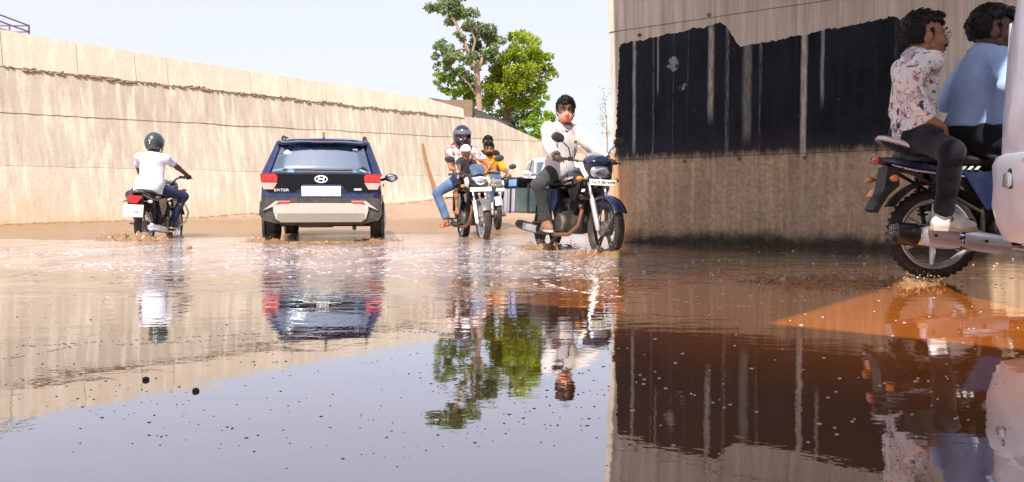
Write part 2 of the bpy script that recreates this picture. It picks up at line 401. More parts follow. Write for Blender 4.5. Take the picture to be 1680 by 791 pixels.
# ------------------------------------------------------------------ implicit surfaces for bodies and clothes
class Field:
    def __init__(s, lo, hi, h):
        s.lo = np.array(lo, np.float32); s.h = h
        s.n = np.ceil((np.array(hi) - np.array(lo)) / h).astype(int) + 1
        s.d = np.full(s.n, .5, np.float32)
    def sub(s, lo, hi):
        a = np.clip(np.floor((np.array(lo) - s.lo) / s.h).astype(int), 0, s.n); b = np.clip(np.ceil((np.array(hi) - s.lo) / s.h).astype(int) + 1, 0, s.n)
        if np.any(b - a < 1): return None, None
        g = [s.lo[i] + s.h * np.arange(a[i], b[i], dtype=np.float32) for i in range(3)]
        sl = tuple(slice(a[i], b[i]) for i in range(3))
        return sl, (g[0][:, None, None], g[1][None, :, None], g[2][None, None, :])
    @staticmethod
    def smin(a, b, k):
        if k <= 0: return np.minimum(a, b)
        h = np.maximum(k - np.abs(a - b), 0) / k
        return np.minimum(a, b) - h * h * k * .25
    def merge(s, sl, e, k, op):
        if op == 'add': s.d[sl] = s.smin(s.d[sl], e, k)
        elif op == 'cut': s.d[sl] = -s.smin(-s.d[sl], e, k)
    def cone(s, a, b, ra, rb, k=.02, op='add', cap=False, flat=None):
        """tapered limb a->b; cap: flat end at b; flat=(axis vector, factor) squashes along that axis"""
        a = np.array(a, np.float32); b = np.array(b, np.float32); m = max(ra, rb) + .05
        sl, g = s.sub(np.minimum(a, b) - m, np.maximum(a, b) + m)
        if sl is None: return
        ba = b - a; L2 = float(ba @ ba) + 1e-9
        px, py, pz = (g[i] - a[i] for i in range(3))
        t0 = (px * ba[0] + py * ba[1] + pz * ba[2]) / L2
        t = np.clip(t0, 0, 1)
        qx, qy, qz = px - t * ba[0], py - t * ba[1], pz - t * ba[2]
        if flat is not None:
            ax, f = np.array(flat[0], np.float32), flat[1]; w = (qx * ax[0] + qy * ax[1] + qz * ax[2]) * (1 / f - 1)
            qx, qy, qz = qx + w * ax[0], qy + w * ax[1], qz + w * ax[2]
        e = np.sqrt(qx * qx + qy * qy + qz * qz) - (ra + (rb - ra) * t)
        if cap: e = np.maximum(e, (t0 - 1) * math.sqrt(L2))
        s.merge(sl, e, k, op)
    def ell(s, c, r, Rm=None, k=.02, op='add', clip=None):
        c = np.array(c, np.float32); m = max(r) + .05
        sl, g = s.sub(c - m, c + m)
        if sl is None: return
        p = [g[i] - c[i] for i in range(3)]
        if Rm is not None: p = [sum(p[i] * float(Rm[i][j]) for i in range(3)) for j in range(3)]
        k0 = np.sqrt(sum((p[i] / r[i]) ** 2 for i in range(3))); k1 = np.sqrt(sum((p[i] / r[i] ** 2) ** 2 for i in range(3))) + 1e-6
        e = k0 * (k0 - 1) / k1
        if clip is not None: e = np.maximum(e, clip(*p))
        s.merge(sl, e, k, op)
    def shell(s, a, b, ra, rb, th, k=0):
        a = np.array(a, np.float32); b = np.array(b, np.float32); m = max(ra, rb) + .05
        sl, g = s.sub(np.minimum(a, b) - m, np.maximum(a, b) + m)
        ba = b - a; L2 = float(ba @ ba); p = [g[i] - a[i] for i in range(3)]
        t = (p[0] * ba[0] + p[1] * ba[1] + p[2] * ba[2]) / L2
        q = [p[i] - t * ba[i] for i in range(3)]
        e = np.abs(np.sqrt(q[0] ** 2 + q[1] ** 2 + q[2] ** 2) - (ra + (rb - ra) * np.clip(t, 0, 1))) - th
        e = np.maximum(e, np.maximum(-t, t - 1) * math.sqrt(L2))
        s.merge(sl, e, k, 'add')
    def half(s, n, c):                                     # keep n.p < c
        n = np.array(n, np.float32); g = [s.lo[i] + s.h * np.arange(s.n[i], dtype=np.float32) for i in range(3)]
        e = g[0][:, None, None] * n[0] + g[1][None, :, None] * n[1] + g[2][None, None, :] * n[2] - c
        s.d = np.maximum(s.d, e)
    def wrinkle(s, amp, f=24, seed=0, stretch=(1, 1, .5)):
        rs = np.random.RandomState(seed); g = [s.lo[i] + s.h * np.arange(s.n[i], dtype=np.float32) for i in range(3)]
        X, Y, Z = g[0][:, None, None], g[1][None, :, None], g[2][None, None, :]
        w = 0
        for i in range(5):
            k = rs.normal(size=3); k = k / np.linalg.norm(k) * f * (1 + .45 * i) * np.array(stretch); ph = rs.rand() * 6
            k2 = rs.normal(size=3) * f * .35
            w = w + np.sin(k[0] * X + k[1] * Y + k[2] * Z + ph + 1.3 * np.sin(k2[0] * X + k2[1] * Y + k2[2] * Z)) / (1 + .5 * i)
        s.d = s.d + np.where(np.abs(s.d) < .08, (amp * w).astype(np.float32), 0)
    def mesh(s, name, m, parent):
        d = s.d; ins = d < 0
        d[0], d[-1] = .5, .5; d[:, 0], d[:, -1] = .5, .5; d[:, :, 0], d[:, :, -1] = .5, .5; ins = d < 0
        nx, ny, nz = d.shape
        cnt = np.zeros((nx - 1, ny - 1, nz - 1), np.int8)
        for i in (0, 1):
            for j in (0, 1):
                for k in (0, 1): cnt += ins[i:nx - 1 + i, j:ny - 1 + j, k:nz - 1 + k]
        act = (cnt > 0) & (cnt < 8); idx = np.argwhere(act)
        vid = np.full(act.shape, -1, np.int32); vid[act] = np.arange(len(idx))
        acc = np.zeros((len(idx), 3), np.float32); num = np.zeros(len(idx), np.float32)
        corner = [(i, j, k) for i in (0, 1) for j in (0, 1) for k in (0, 1)]
        for a in corner:
            for ax in range(3):
                if a[ax]: continue
                b = list(a); b[ax] = 1
                da = d[idx[:, 0] + a[0], idx[:, 1] + a[1], idx[:, 2] + a[2]]; db = d[idx[:, 0] + b[0], idx[:, 1] + b[1], idx[:, 2] + b[2]]
                cr = (da < 0) != (db < 0); t = np.where(cr, da / np.where(cr, da - db, 1), 0)
                p = np.tile(np.array(a, np.float32), (len(idx), 1)); p[:, ax] += t
                acc += p * cr[:, None]; num += cr
        P = (idx + acc / np.maximum(num, 1)[:, None]) * s.h + s.lo
        faces = []
        for ax in range(3):
            sl0 = [slice(None)] * 3; sl1 = [slice(None)] * 3; sl0[ax] = slice(0, -1); sl1[ax] = slice(1, None)
            A, B = ins[tuple(sl0)], ins[tuple(sl1)]
            e = np.argwhere(A != B); o1, o2 = [i for i in range(3) if i != ax]
            e = e[(e[:, o1] > 0) & (e[:, o2] > 0) & (e[:, o1] < d.shape[o1] - 1) & (e[:, o2] < d.shape[o2] - 1)]
            def q(u, w):
                c = e.copy(); c[:, o1] -= u; c[:, o2] -= w; return vid[c[:, 0], c[:, 1], c[:, 2]]
            quad = np.stack([q(1, 1), q(0, 1), q(0, 0), q(1, 0)], 1)
            flip = A[e[:, 0], e[:, 1], e[:, 2]]
            if ax == 1: flip = ~flip
            quad[~flip] = quad[~flip][:, ::-1]; faces.append(quad)
        F = np.concatenate(faces)
        me = bpy.data.meshes.new(name)
        me.vertices.add(len(P)); me.vertices.foreach_set('co', P.astype(np.float32).ravel())
        me.loops.add(F.size); me.loops.foreach_set('vertex_index', F.astype(np.int32).ravel())
        me.polygons.add(len(F)); me.polygons.foreach_set('loop_start', np.arange(0, F.size, 4, dtype=np.int32))
        me.polygons.foreach_set('use_smooth', np.ones(len(F), bool))
        me.update(calc_edges=True); me.validate()
        return link(name, me, parent, [m])
# ------------------------------------------------------------------ people
SKIN = mat('brown_skin', (.235, .105, .055), .48, var=.10, vscale=14, bump=.15, bscale=120)
SKIN_DARK = mat('dark_skin', (.105, .045, .028), .45, var=.10, vscale=14, bump=.15, bscale=120)
SKIN_MID = mat('mid_skin', (.32, .13, .065), .46, var=.10, vscale=14, bump=.15, bscale=120)
HAIR = mat('black_hair', (.006, .005, .005), .55, var=.3, vscale=60, bump=.5, bscale=120, spec=.25)
EYEW = mat('eye_white', (.30, .26, .23), .25); EYED = mat('eye_dark', (.012, .008, .006), .15)
SOLE = mat('shoe_sole', (.55, .50, .44), .7, dirt=MUD)

def ik(a, c, l1, l2, pole):
    a, c, pole = V(a), V(c), V(pole); d = c - a; L = d.length
    if L > (l1 + l2) * .998: c = a + d * ((l1 + l2) * .998 / L); d = c - a; L = d.length
    x = (l1 * l1 - l2 * l2 + L * L) / (2 * L); hgt = math.sqrt(max(l1 * l1 - x * x, 0)); u = d / L
    w = pole - u * pole.dot(u); w.normalize(); return a + u * x + w * hgt, c

def add_hand(F, wr, d, n, t, curl, sc, h):
    """palm, four separate fingers and a thumb.  d: along the hand, n: back of the hand, t: towards the thumb"""
    d, n = V(d).normalized(), V(n).normalized(); t = (V(t) - d * V(t).dot(d)).normalized(); n = (n - d * n.dot(d) - t * n.dot(t)).normalized()
    wr = V(wr); rmin = max(.0082 * sc, h * 1.05)
    Rm = [[d[i], t[i], n[i]] for i in range(3)]
    F.ell(wr + d * .050 * sc, (.056 * sc, .043 * sc, max(.017 * sc, h * 1.8)), Rm, k=.02)
    for off, L, c0 in ((.031, .074, .85), (.0105, .083, 1.0), (-.011, .077, 1.05), (-.031, .060, 1.12)):
        p = wr + d * .088 * sc + t * off * sc; ang = R(6); 
        for j, (fr, rr) in enumerate(((.42, 1.06), (.32, .95), (.26, .85))):
            ang += curl[j] * c0; dirv = d * cos(ang) - n * sin(ang) + t * off * (1.2 if curl[0] < .5 else 0); q = p + dirv.normalized() * L * fr * sc
            F.cone(p, q, rmin * rr, rmin * rr * .92, k=.006); p = q
    p = wr + d * .022 * sc + t * .034 * sc - n * .006 * sc
    a = p + (d * .45 + t * .62 - n * .25).normalized() * .040 * sc; b = a + (d * .85 + t * .15 - n * (.35 + .4 * curl[0])).normalized() * .030 * sc
    c = b + (d * .8 - t * .15 - n * (.3 + .6 * curl[0])).normalized() * .024 * sc
    F.cone(p, a, rmin * 1.45, rmin * 1.15, k=.015); F.cone(a, b, rmin * 1.15, rmin, k=.006); F.cone(b, c, rmin, rmin * .85, k=.006)

def person(label, mtx, pel, lean=8, yaw=0, pitch=0, hands=None, feet=None, knee=((0, .35, 1), (0, -.35, 1)), elbow=((-.5, .8, -.6), (-.5, -.8, -.6)),
           h=.009, s=1.0, fat=1.0, skin=SKIN, shirt=None, sleeve='long', trousers=None, shoe=None, shoe_kind='shoe', hair=True, hairvol=1.0,
           beard=None, moustache=False, collar=True, buttons=None, head_s=1.13, eyes=True, group=None, shorts=False, torso_yaw=0, hem=-.10, closed_face=False, neck_fwd=.02, untucked=.0, loose=.004, head_drop=.0):
    rt = thing('person', label, 'person', mtx, group)
    pel = V(pel); up = V((sin(R(lean)), 0, cos(R(lean))))
    left = V((-sin(R(torso_yaw)), cos(R(torso_yaw)), 0)); fwd = left.cross(up).normalized(); 
    nb = pel + up * .50 * s; chest = pel + up * .33 * s; belly = pel + up * .14 * s + fwd * .02
    shd = [nb + left * sg * .178 * s * (.6 + .4 * fat) - up * .045 * s for sg in (1, -1)]
    hip = [pel + left * sg * .092 * s + fwd * .03 * s for sg in (1, -1)]
    arms = []; legs = []
    for i in (0, 1):
        hd = hands[i]; wr = V(hd['p']); el, wr = ik(shd[i], wr, .285 * s, .262 * s, elbow[i]); arms.append((shd[i], el, wr, hd))
        an = V(feet[i]['p']); kn, an = ik(hip[i], an, .43 * s, .425 * s, knee[i]); legs.append((hip[i], kn, an, V(feet[i].get('d', (1, 0, -.1))).normalized()))
    hs = head_s * s
    Hm = Matrix.Rotation(R(yaw + torso_yaw), 3, 'Z') @ Matrix.Rotation(R(pitch), 3, 'Y')
    hf, hl, hu = (Hm @ V(e) for e in ((1, 0, 0), (0, 1, 0), (0, 0, 1)))
    hc = nb + up * .085 * s + V((0, 0, .078 * s * (head_s / 1.06))) + fwd * neck_fwd * s + hf * .015 - V((0, 0, head_drop))
    hp = lambda x, y, z: hc + (hf * x + hl * y + hu * z) * hs
    HM = [[hf[i], hl[i], hu[i]] for i in range(3)]
    pts = [pel, nb, hc] + [p for a in arms for p in a[:3]] + [p for l in legs for p in l[:3]]
    lo = [min(p[i] for p in pts) - .26 * s for i in range(3)]; hi = [max(p[i] for p in pts) + .26 * s for i in range(3)]
    TM = [[fwd[i], left[i], up[i]] for i in range(3)]

    def torso(F, g, k=.05):
        F.ell(pel + up * .02 * s, ((.125 + g) * s * fat, (.165 + g) * s * (.5 + .5 * fat), (.125 + g) * s), TM, k)
        F.ell(belly, ((.108 + g) * s * fat, (.142 + g) * s * (.4 + .6 * fat), (.17 + g) * s), TM, k)
        F.ell(chest, ((.112 + g) * s * (.6 + .4 * fat), (.158 + g) * s * (.7 + .3 * fat), (.19 + g) * s), TM, k)
        for p in shd: F.cone(nb - up * .015 * s, p, (.058 + g) * s, (.056 + g) * s, k)
    def upper_arm(F, a, g, k=.025): F.cone(a[0], a[1], (.050 + g) * s, (.040 + g) * s, k)
    def fore_arm(F, a, g, k=.02, cap=False, end=1.0): F.cone(a[1], V(a[1]).lerp(a[2], end), (.040 + g) * s, (.029 + g * .9) * s, k, cap=cap)

    # ---- one continuous body
    F = Field(lo, hi, h)
    torso(F, 0)
    F.cone(nb, hp(-.02, 0, -.07), .060 * s, .054 * hs, .03)
    for a in arms:
        upper_arm(F, a, 0); fore_arm(F, a, 0)
        hd = a[3]; add_hand(F, a[2], hd['d'], hd['n'], hd['t'], hd.get('curl', (.5, .9, .7)), s * 1.02, h)
    for hp_, kn, an, fd in legs:
        F.cone(hp_, kn, .082 * s, .056 * s, .03); mid = kn.lerp(an, .3)
        F.cone(kn, mid, .054 * s, .055 * s, .02); F.cone(mid, an, .055 * s, .034 * s, .02)
        F.cone(an - V((0, 0, .03 * s)), an + fd * .15 * s - V((0, 0, .055 * s)), .036 * s, .022 * s, .02)
        if shoe_kind == 'sandal':
            sd_ = fd.cross(V((0, 0, 1))).normalized()
            for q in range(5): F.cone(an + fd * .13 * s - V((0, 0, .055 * s)) + sd_ * (q - 2) * .017 * s, an + fd * (.185 - .008 * abs(q - 1.5)) * s - V((0, 0, .062 * s)) + sd_ * (q - 2) * .019 * s, .010 * s, .009 * s, .006)
    F.ell(hp(-.012, 0, .035), (.098 * hs, .077 * hs, .094 * hs), HM, .02)
    F.ell(hp(.022, 0, -.035), (.073 * hs, .063 * hs, .088 * hs), HM, .03)
    for sg in (1, -1):
        F.cone(hp(-.002, sg * .055, -.055), hp(.055, sg * .017, -.103), .022 * hs, .020 * hs, .025)
        F.ell(hp(.060, sg * .040, -.026), (.026 * hs, .022 * hs, .022 * hs), HM, .025)
        F.cone(hp(.078, sg * .050, .030), hp(.090, sg * .012, .030), .011 * hs, .012 * hs, .012)
        F.ell(hp(.104, sg * .033, .008), (.020 * hs, .019 * hs, .012 * hs), HM, .012, 'cut')
        F.ell(hp(-.008, sg * .079, -.012), (.024 * hs, max(.010 * hs, h), .035 * hs), HM, .008)
        F.ell(hp(.096, sg * .014, -.038), (.012 * hs, .010 * hs, .008 * hs), HM, .008)
    F.ell(hp(.056, 0, -.100), (.028 * hs, .030 * hs, .022 * hs), HM, .02)
    F.cone(hp(.088, 0, .020), hp(.112, 0, -.030), .009 * hs, .0135 * hs, .012)
    F.ell(hp(.088, 0, -.064), (.016 * hs, .027 * hs, max(.008 * hs, h * .8)), HM, .008)
    F.ell(hp(.085, 0, -.079), (.015 * hs, .022 * hs, max(.008 * hs, h * .8)), HM, .008)
    F.mesh('body', skin, rt)
    if eyes:
        for sg in (1, -1):
            m = MB(); m.mat(0).ell(hp(.0785, sg * .033, .005), (.0115 * hs, .0120 * hs, .0085 * hs), 10); m.mat(1).ell(hp(.0865, sg * .033, .005), (.0050 * hs, .0062 * hs, .0066 * hs), 8)
            m.build('eye', [EYEW, EYED], rt)
        for sg in (1, -1): m = MB(); m.tube([hp(.088, sg * .052, .034), hp(.102, sg * .035, .041), hp(.106, sg * .014, .036)], [.003 * hs, .0048 * hs, .004 * hs], 6); m.build('eyebrow', HAIR, rt)
        m = MB(); m.ell(hp(.100, 0, -.0705), (.008 * hs, .023 * hs, .0035 * hs), 10, Matrix(HM)); m.build('mouth', mat('lips', (.13, .045, .035), .4), rt)
    hh = h * 1.2
    # ---- shirt
    if shirt:
        F = Field(lo, hi, hh); torso(F, .016, .06)
        if untucked: F.cone(pel + up * .05 * s, pel - up * .06 * s - fwd * untucked, .155 * s * fat, .165 * s * fat, .06)
        for a in arms:
            if sleeve == 'long': upper_arm(F, a, .020 + loose, .03); fore_arm(F, a, .018 + loose, .03, cap=True, end=.97)
            elif sleeve == 'rolled': upper_arm(F, a, .020, .03); fore_arm(F, a, .018, .03, cap=True, end=.35)
            else: F.cone(a[0], V(a[0]).lerp(a[1], .68), .066 * s, .062 * s, .03, cap=True)
        F.wrinkle(.0078, 19, seed=int(abs(pel.x) * 100) + len(label))
        F.half(-up, -(up.dot(pel) + hem * s))
        F.cone(nb + up * .0 * s + fwd * .03, nb + up * .2 * s + fwd * .05, .066 * s, .10 * s, 0, 'cut')
        if collar: F.cone(nb + fwd * .10 * s - up * .03 * s, nb + up * .10 * s + fwd * .11 * s, .028 * s, .05 * s, 0, 'cut')
        F.mesh('shirt', shirt, rt)
        if collar:
            F = Field([nb[i] - .2 for i in range(3)], [nb[i] + .25 for i in range(3)], hh * .8)
            F.shell(nb - up * .005 * s - fwd * .005, nb + up * .055 * s + fwd * .016, .098 * s, .073 * s, max(.006, hh * .75))
            F.cone(nb + fwd * .13 * s - up * .08 * s, nb + fwd * .12 * s + up * .10 * s, .020 * s, .058 * s, 0, 'cut')
            F.mesh('collar', shirt, rt)
            for sg in (1, -1):
                m = MB(); a = nb + up * .050 * s + fwd * .062 * s + left * sg * .050 * s
                b = a - up * .085 * s + fwd * .052 * s + left * sg * .012 * s; c = a + left * sg * .034 * s - up * .045 * s - fwd * .03 * s
                d = a - fwd * .04 * s + left * sg * .030 * s
                o = fwd * .006
                vs = [a, b, c, d, a + o, b + o, c + o, d + o]
                m.add(vs, [(0, 1, 2, 3), (7, 6, 5, 4), (0, 4, 5, 1), (1, 5, 6, 2), (2, 6, 7, 3), (3, 7, 4, 0)])
                m.build('collar_point', shirt, rt)
    # ---- trousers
    if trousers:
        F = Field(lo, hi, hh)
        F.ell(pel + up * .01 * s, ((.133) * s * fat, (.173) * s * (.5 + .5 * fat), .135 * s), TM, .05)
        for hp_, kn, an, fd in legs:
            F.cone(hp_, kn, .100 * s, .068 * s, .04)
            if shorts: F.cone(hp_, hp_.lerp(kn, .85), .10 * s, .088 * s, .03, cap=True)
            else: F.cone(kn, an.lerp(kn, .05), .067 * s, .056 * s, .03, cap=True)
        if shorts:
            pass
        F.wrinkle(.0045, 20, seed=3 + len(label))
        F.half(up, up.dot(pel) + .11 * s)
        F.mesh('trousers', trousers, rt)
    # ---- shoes
    if shoe:
        for hp_, kn, an, fd in legs:
            sd_ = fd.cross(V((0, 0, 1))).normalized(); un = sd_.cross(fd).normalized()
            F = Field([an[i] - .33 * s for i in range(3)], [an[i] + .33 * s for i in range(3)], min(hh, .008))
            heel = an - un * .055 * s - fd * .035 * s; toe = an - un * .062 * s + fd * .165 * s; ball = an - un * .058 * s + fd * .10 * s
            if shoe_kind == 'sandal':
                F.cone(heel - un * .018 * s, ball - un * .02 * s, .040 * s, .050 * s, .02); F.cone(ball - un * .02 * s, toe - un * .02 * s, .050 * s, .040 * s, .02)
                F.half(un, un.dot(heel) - .026 * s + .012 * s)
                F.cone(an + fd * .07 * s - un * .06 * s + sd_ * .05 * s, an + fd * .07 * s - un * .01 * s, .012 * s, .012 * s, .01); F.cone(an + fd * .07 * s - un * .01 * s, an + fd * .07 * s - un * .06 * s - sd_ * .05 * s, .012 * s, .012 * s, .01)
                F.half(-un, -(un.dot(heel) - .052 * s)); F.mesh('sandal', shoe, rt)
            else:
                F.cone(heel, ball, .040 * s, .046 * s, .03); F.cone(ball, toe, .046 * s, .034 * s, .02); F.cone(an + un * .01 * s, an + fd * .08 * s - un * .04 * s, .046 * s, .040 * s, .04)
                F.half(-un, -(un.dot(heel) - .030 * s)); F.wrinkle(.0015, 60, 5)
                F.cone(an + un * .045 * s, an + un * .11 * s, .040 * s, .046 * s, 0, 'cut')
                so = F.mesh('shoe', shoe, rt)
                m = MB(); rings = []
                outl = [(-.080, 0), (-.066, .032), (0, .036), (.10, .049), (.165, .040), (.200, .018), (.205, 0), (.200, -.018), (.165, -.040), (.10, -.049), (0, -.036), (-.066, -.032)]
                for lv, gr in ((-.100, .94), (-.092, 1), (-.074, 1)):
                    rings.append([an + fd * x * s * gr + sd_ * y * s * gr + un * lv * s for x, y in outl])
                m.loft(rings).build('sole', SOLE, so)
    # ---- hair
    if hair:
        F = Field([hc[i] - .19 * hs for i in range(3)], [hc[i] + .19 * hs for i in range(3)], min(h, .0075))
        v = .006 + .010 * hairvol
        def region(x, y, z):
            top = .066 * hs + .012 * np.sin(y * 60) * hs - z + np.maximum(0, -x) * .0
            back = np.maximum(x + .022 * hs + 0 * z, -.040 * hs - z)
            return np.minimum(top, back)
        def clipf(x, y, z):
            zz = z + .035 * hs; xx = x - .012 * hs
            return region(xx, y, zz)
        F.ell(hp(-.014, 0, .037), ((.100 + v) * hs, (.078 + v) * hs, (.096 + v * 1.25) * hs), HM, 0, clip=clipf)
        if hairvol > .8: F.ell(hp(.045, 0, .108), (.050 * hs, .062 * hs, .026 * hs * hairvol), HM, .02)
        for sg in (1, -1): F.cone(hp(.012, sg * .072, .03), hp(.014, sg * .070, -.022), .012 * hs, .007 * hs, .01)
        F.wrinkle(.0016, 70, 11, (1, 1, 1))
        ho = F.mesh('hair', HAIR, rt); vs_ = ho.data.vertices; rsn = random.Random(len(label)); m = MB()
        for q in range(520):
            w = vs_[rsn.randrange(len(vs_))]; p0 = w.co.copy(); n0 = w.normal.copy(); rel = p0 - hc
            flow = (hf * (.9 if rel.dot(hu) > .075 * hs else -.5) - hu * (.1 if rel.dot(hu) > .09 * hs else .8) + hl * rsn.gauss(0, .35)); flow = (flow - n0 * flow.dot(n0)).normalized()
            L_ = rsn.uniform(.014, .028) * hs * (1 if rel.dot(hu) > .04 * hs else .6)
            m.tube([p0 - n0 * .004, p0 + (n0 * .16 + flow * .6) * L_, p0 + (n0 * .10 + flow * 1.15) * L_], [.0032 * hs, .0030 * hs, .0006], 4)
        tag(m.build('hair_tuft', HAIR, ho), kind='stuff')
    if moustache:
        m = MB(); m.tube([hp(.090, .036, -.062), hp(.106, .016, -.051), hp(.110, 0, -.049), hp(.106, -.016, -.051), hp(.090, -.036, -.062)], [.003 * hs, .0075 * hs, .007 * hs, .0075 * hs, .003 * hs], 8)
        m.build('moustache', HAIR, rt)
    if beard:
        F = Field([hc[i] - .19 * hs for i in range(3)], [hc[i] + .15 * hs for i in range(3)], min(h, .0075))
        F.ell(hp(.028, 0, -.045), (.078 * hs, .069 * hs, .090 * hs), HM, 0, clip=lambda x, y, z: np.maximum(z + (.030 - .35 * np.abs(y) / hs * hs) , -x - .045 * hs))
        F.ell(hp(.10, 0, -.052), (.03 * hs, .030 * hs, .012 * hs), HM, .01, 'cut')
        F.wrinkle(.002, 110, 4); F.mesh('beard', HAIR, rt)
    rt_info = dict(root=rt, hp=hp, hs=hs, HM=HM, hc=hc, nb=nb, up=up, fwd=fwd, left=left, arms=arms, legs=legs, pel=pel, chest=chest, s=s)
    return rt_info

def grip(p, side, curl=(1.0, 1.25, .8), fwd=(1, 0, -.15)):
    """hand closed round a handlebar grip whose centre is p; side +1 left"""
    p = V(p); d = V(fwd).normalized(); return dict(p=p - d * .066 + V((0, 0, .010)), d=d, n=(0, 0, 1), t=(0, -side, 0), curl=curl)
def rest(p, d, n, t, curl=(.25, .35, .3)): return dict(p=V(p), d=V(d), n=V(n), t=V(t), curl=curl)
# ------------------------------------------------------------------ vehicle materials
RUBBER = mat('tyre_rubber', (.018, .017, .017), .75, var=.2, bump=.3, bscale=80, dirt=(.12, .075, .045), dirt_amt=.5)
BLK = mat('black_paint', (.010, .010, .012), .25, coat=.5, dirt=(.14, .09, .06), dirt_amt=.18)
BLKM = mat('black_metal', (.022, .022, .024), .5, .4, dirt=(.14, .085, .05), dirt_amt=.45)
PLAST = mat('black_plastic', (.016, .016, .018), .55, bump=.1, dirt=(.12, .08, .05), dirt_amt=.3)
ENG = mat('engine_alloy', (.20, .19, .18), .45, .8, dirt=(.14, .085, .05), dirt_amt=.6)
CHROME = mat('chrome', (.80, .80, .82), .16, 1.0, var=.05, dirt=(.25, .17, .11), dirt_amt=.1)
SILVER = mat('silver_paint', (.55, .55, .57), .3, .6, dirt=(.25, .17, .11), dirt_amt=.25)
WHITEP = mat('white_paint', (.78, .78, .78), .3, dirt=(.35, .25, .17), dirt_amt=.2)
FORK = mat('fork_alloy', (.70, .68, .66), .3, .75, dirt=(.3, .2, .13), dirt_amt=.3)
NAVY = mat('navy_paint', (.007, .018, .065), .25, .1, coat=.6, dirt=(.2, .13, .09), dirt_amt=.12)
SEATM = mat('black_vinyl', (.014, .013, .013), .5, bump=.25, bscale=90)
LENS = glass_mat('clear_lens', (.85, .88, .9), .18, .05)
REFL = mat('lamp_reflector', (.70, .70, .70), .22, .85)
REDL = mat('red_lens', (.36, .008, .010), .15, coat=.6); AMBER = mat('amber_lens', (.60, .20, .02), .2, coat=.5)
PLATE = mat('white_plate', (.80, .78, .70), .5, dirt=(.45, .33, .22), dirt_amt=.25)
INK = mat('plate_ink', (.02, .02, .03), .6)
MIRR = mat('mirror_glass', (.5, .52, .55), .03, 1.0)
GREYG = mat('grey_graphic', (.50, .46, .48), .35, dirt=(.3, .2, .13), dirt_amt=.2)
BROWNG = mat('rose_graphic', (.30, .14, .15), .35)
SHAFT = mat('rust_metal', (.20, .09, .045), .7, .3)

R_W = .30
def wheel(parent, x, spokes='alloy', rimm=None, brake='drum', rimcol=None, name='wheel'):
    w = MB()
    prof = [(.232, -.030), (.252, -.046), (.275, -.047), (.291, -.034), (.299, -.014), (.300, 0), (.299, .014), (.291, .034), (.275, .047), (.252, .046), (.232, .030)]
    w.lathe(prof, (x, 0, R_W), 'Y', 40)
    for k in range(40):                                   # tread blocks
        a = 2 * pi * k / 40
        for sg in (1, -1):
            w.box((x + .2985 * cos(a), sg * .020, R_W + .2985 * sin(a)), (.008, .022, .020), Matrix.Rotation(-a, 3, 'Y'))
    ty = w.build(name, RUBBER, parent)
    r = MB(); rm = rimcol or BLKM
    r.lathe([(.236, -.034), (.228, -.036), (.214, -.024), (.206, -.012), (.204, 0), (.206, .012), (.214, .024), (.228, .036), (.236, .034)], (x, 0, R_W), 'Y', 40)
    if spokes == 'alloy':
        for k in range(5):
            a = 2 * pi * k / 5 + .3
            for da in (-.13, .13):
                p0 = V((x + .045 * cos(a), 0, R_W + .045 * sin(a))); p1 = V((x + .21 * cos(a + da), 0, R_W + .21 * sin(a + da)))
                r.tube([p0, p0.lerp(p1, .5), p1], [.018, .013, .013], 6)
    elif spokes == 'six':
        for k in range(6):
            a = 2 * pi * k / 6 + .5; r.tube([(x + .04 * cos(a), 0, R_W + .04 * sin(a)), (x + .21 * cos(a), 0, R_W + .21 * sin(a))], [.022, .015], 6)
    else:
        for k in range(32):
            a = 2 * pi * k / 32; a2 = a + (.55 if k % 2 else -.55)
            sg = 1 if (k // 2) % 2 else -1
            r.tube([(x + .05 * cos(a2), sg * .035, R_W + .05 * sin(a2)), (x + .208 * cos(a), 0, R_W + .208 * sin(a))], .0022, 4)
    r.build('rim', rm, ty)
    hb = MB(); hb.lathe([(.0, -.062), (.03, -.062), (.05, -.045), (.05, .045), (.03, .062), (0, .062)], (x, 0, R_W), 'Y', 16)
    if brake == 'drum': hb.lathe([(0, -.055), (.074, -.050), (.078, -.03), (.078, .03), (.074, .050), (0, .055)], (x, 0, R_W), 'Y', 24)
    else: hb.lathe([(.07, .050), (.118, .050), (.118, .056), (.07, .056), (.07, .050)], (x, 0, R_W), 'Y', 30)
    hb.build('hub', ENG, ty)
    return ty

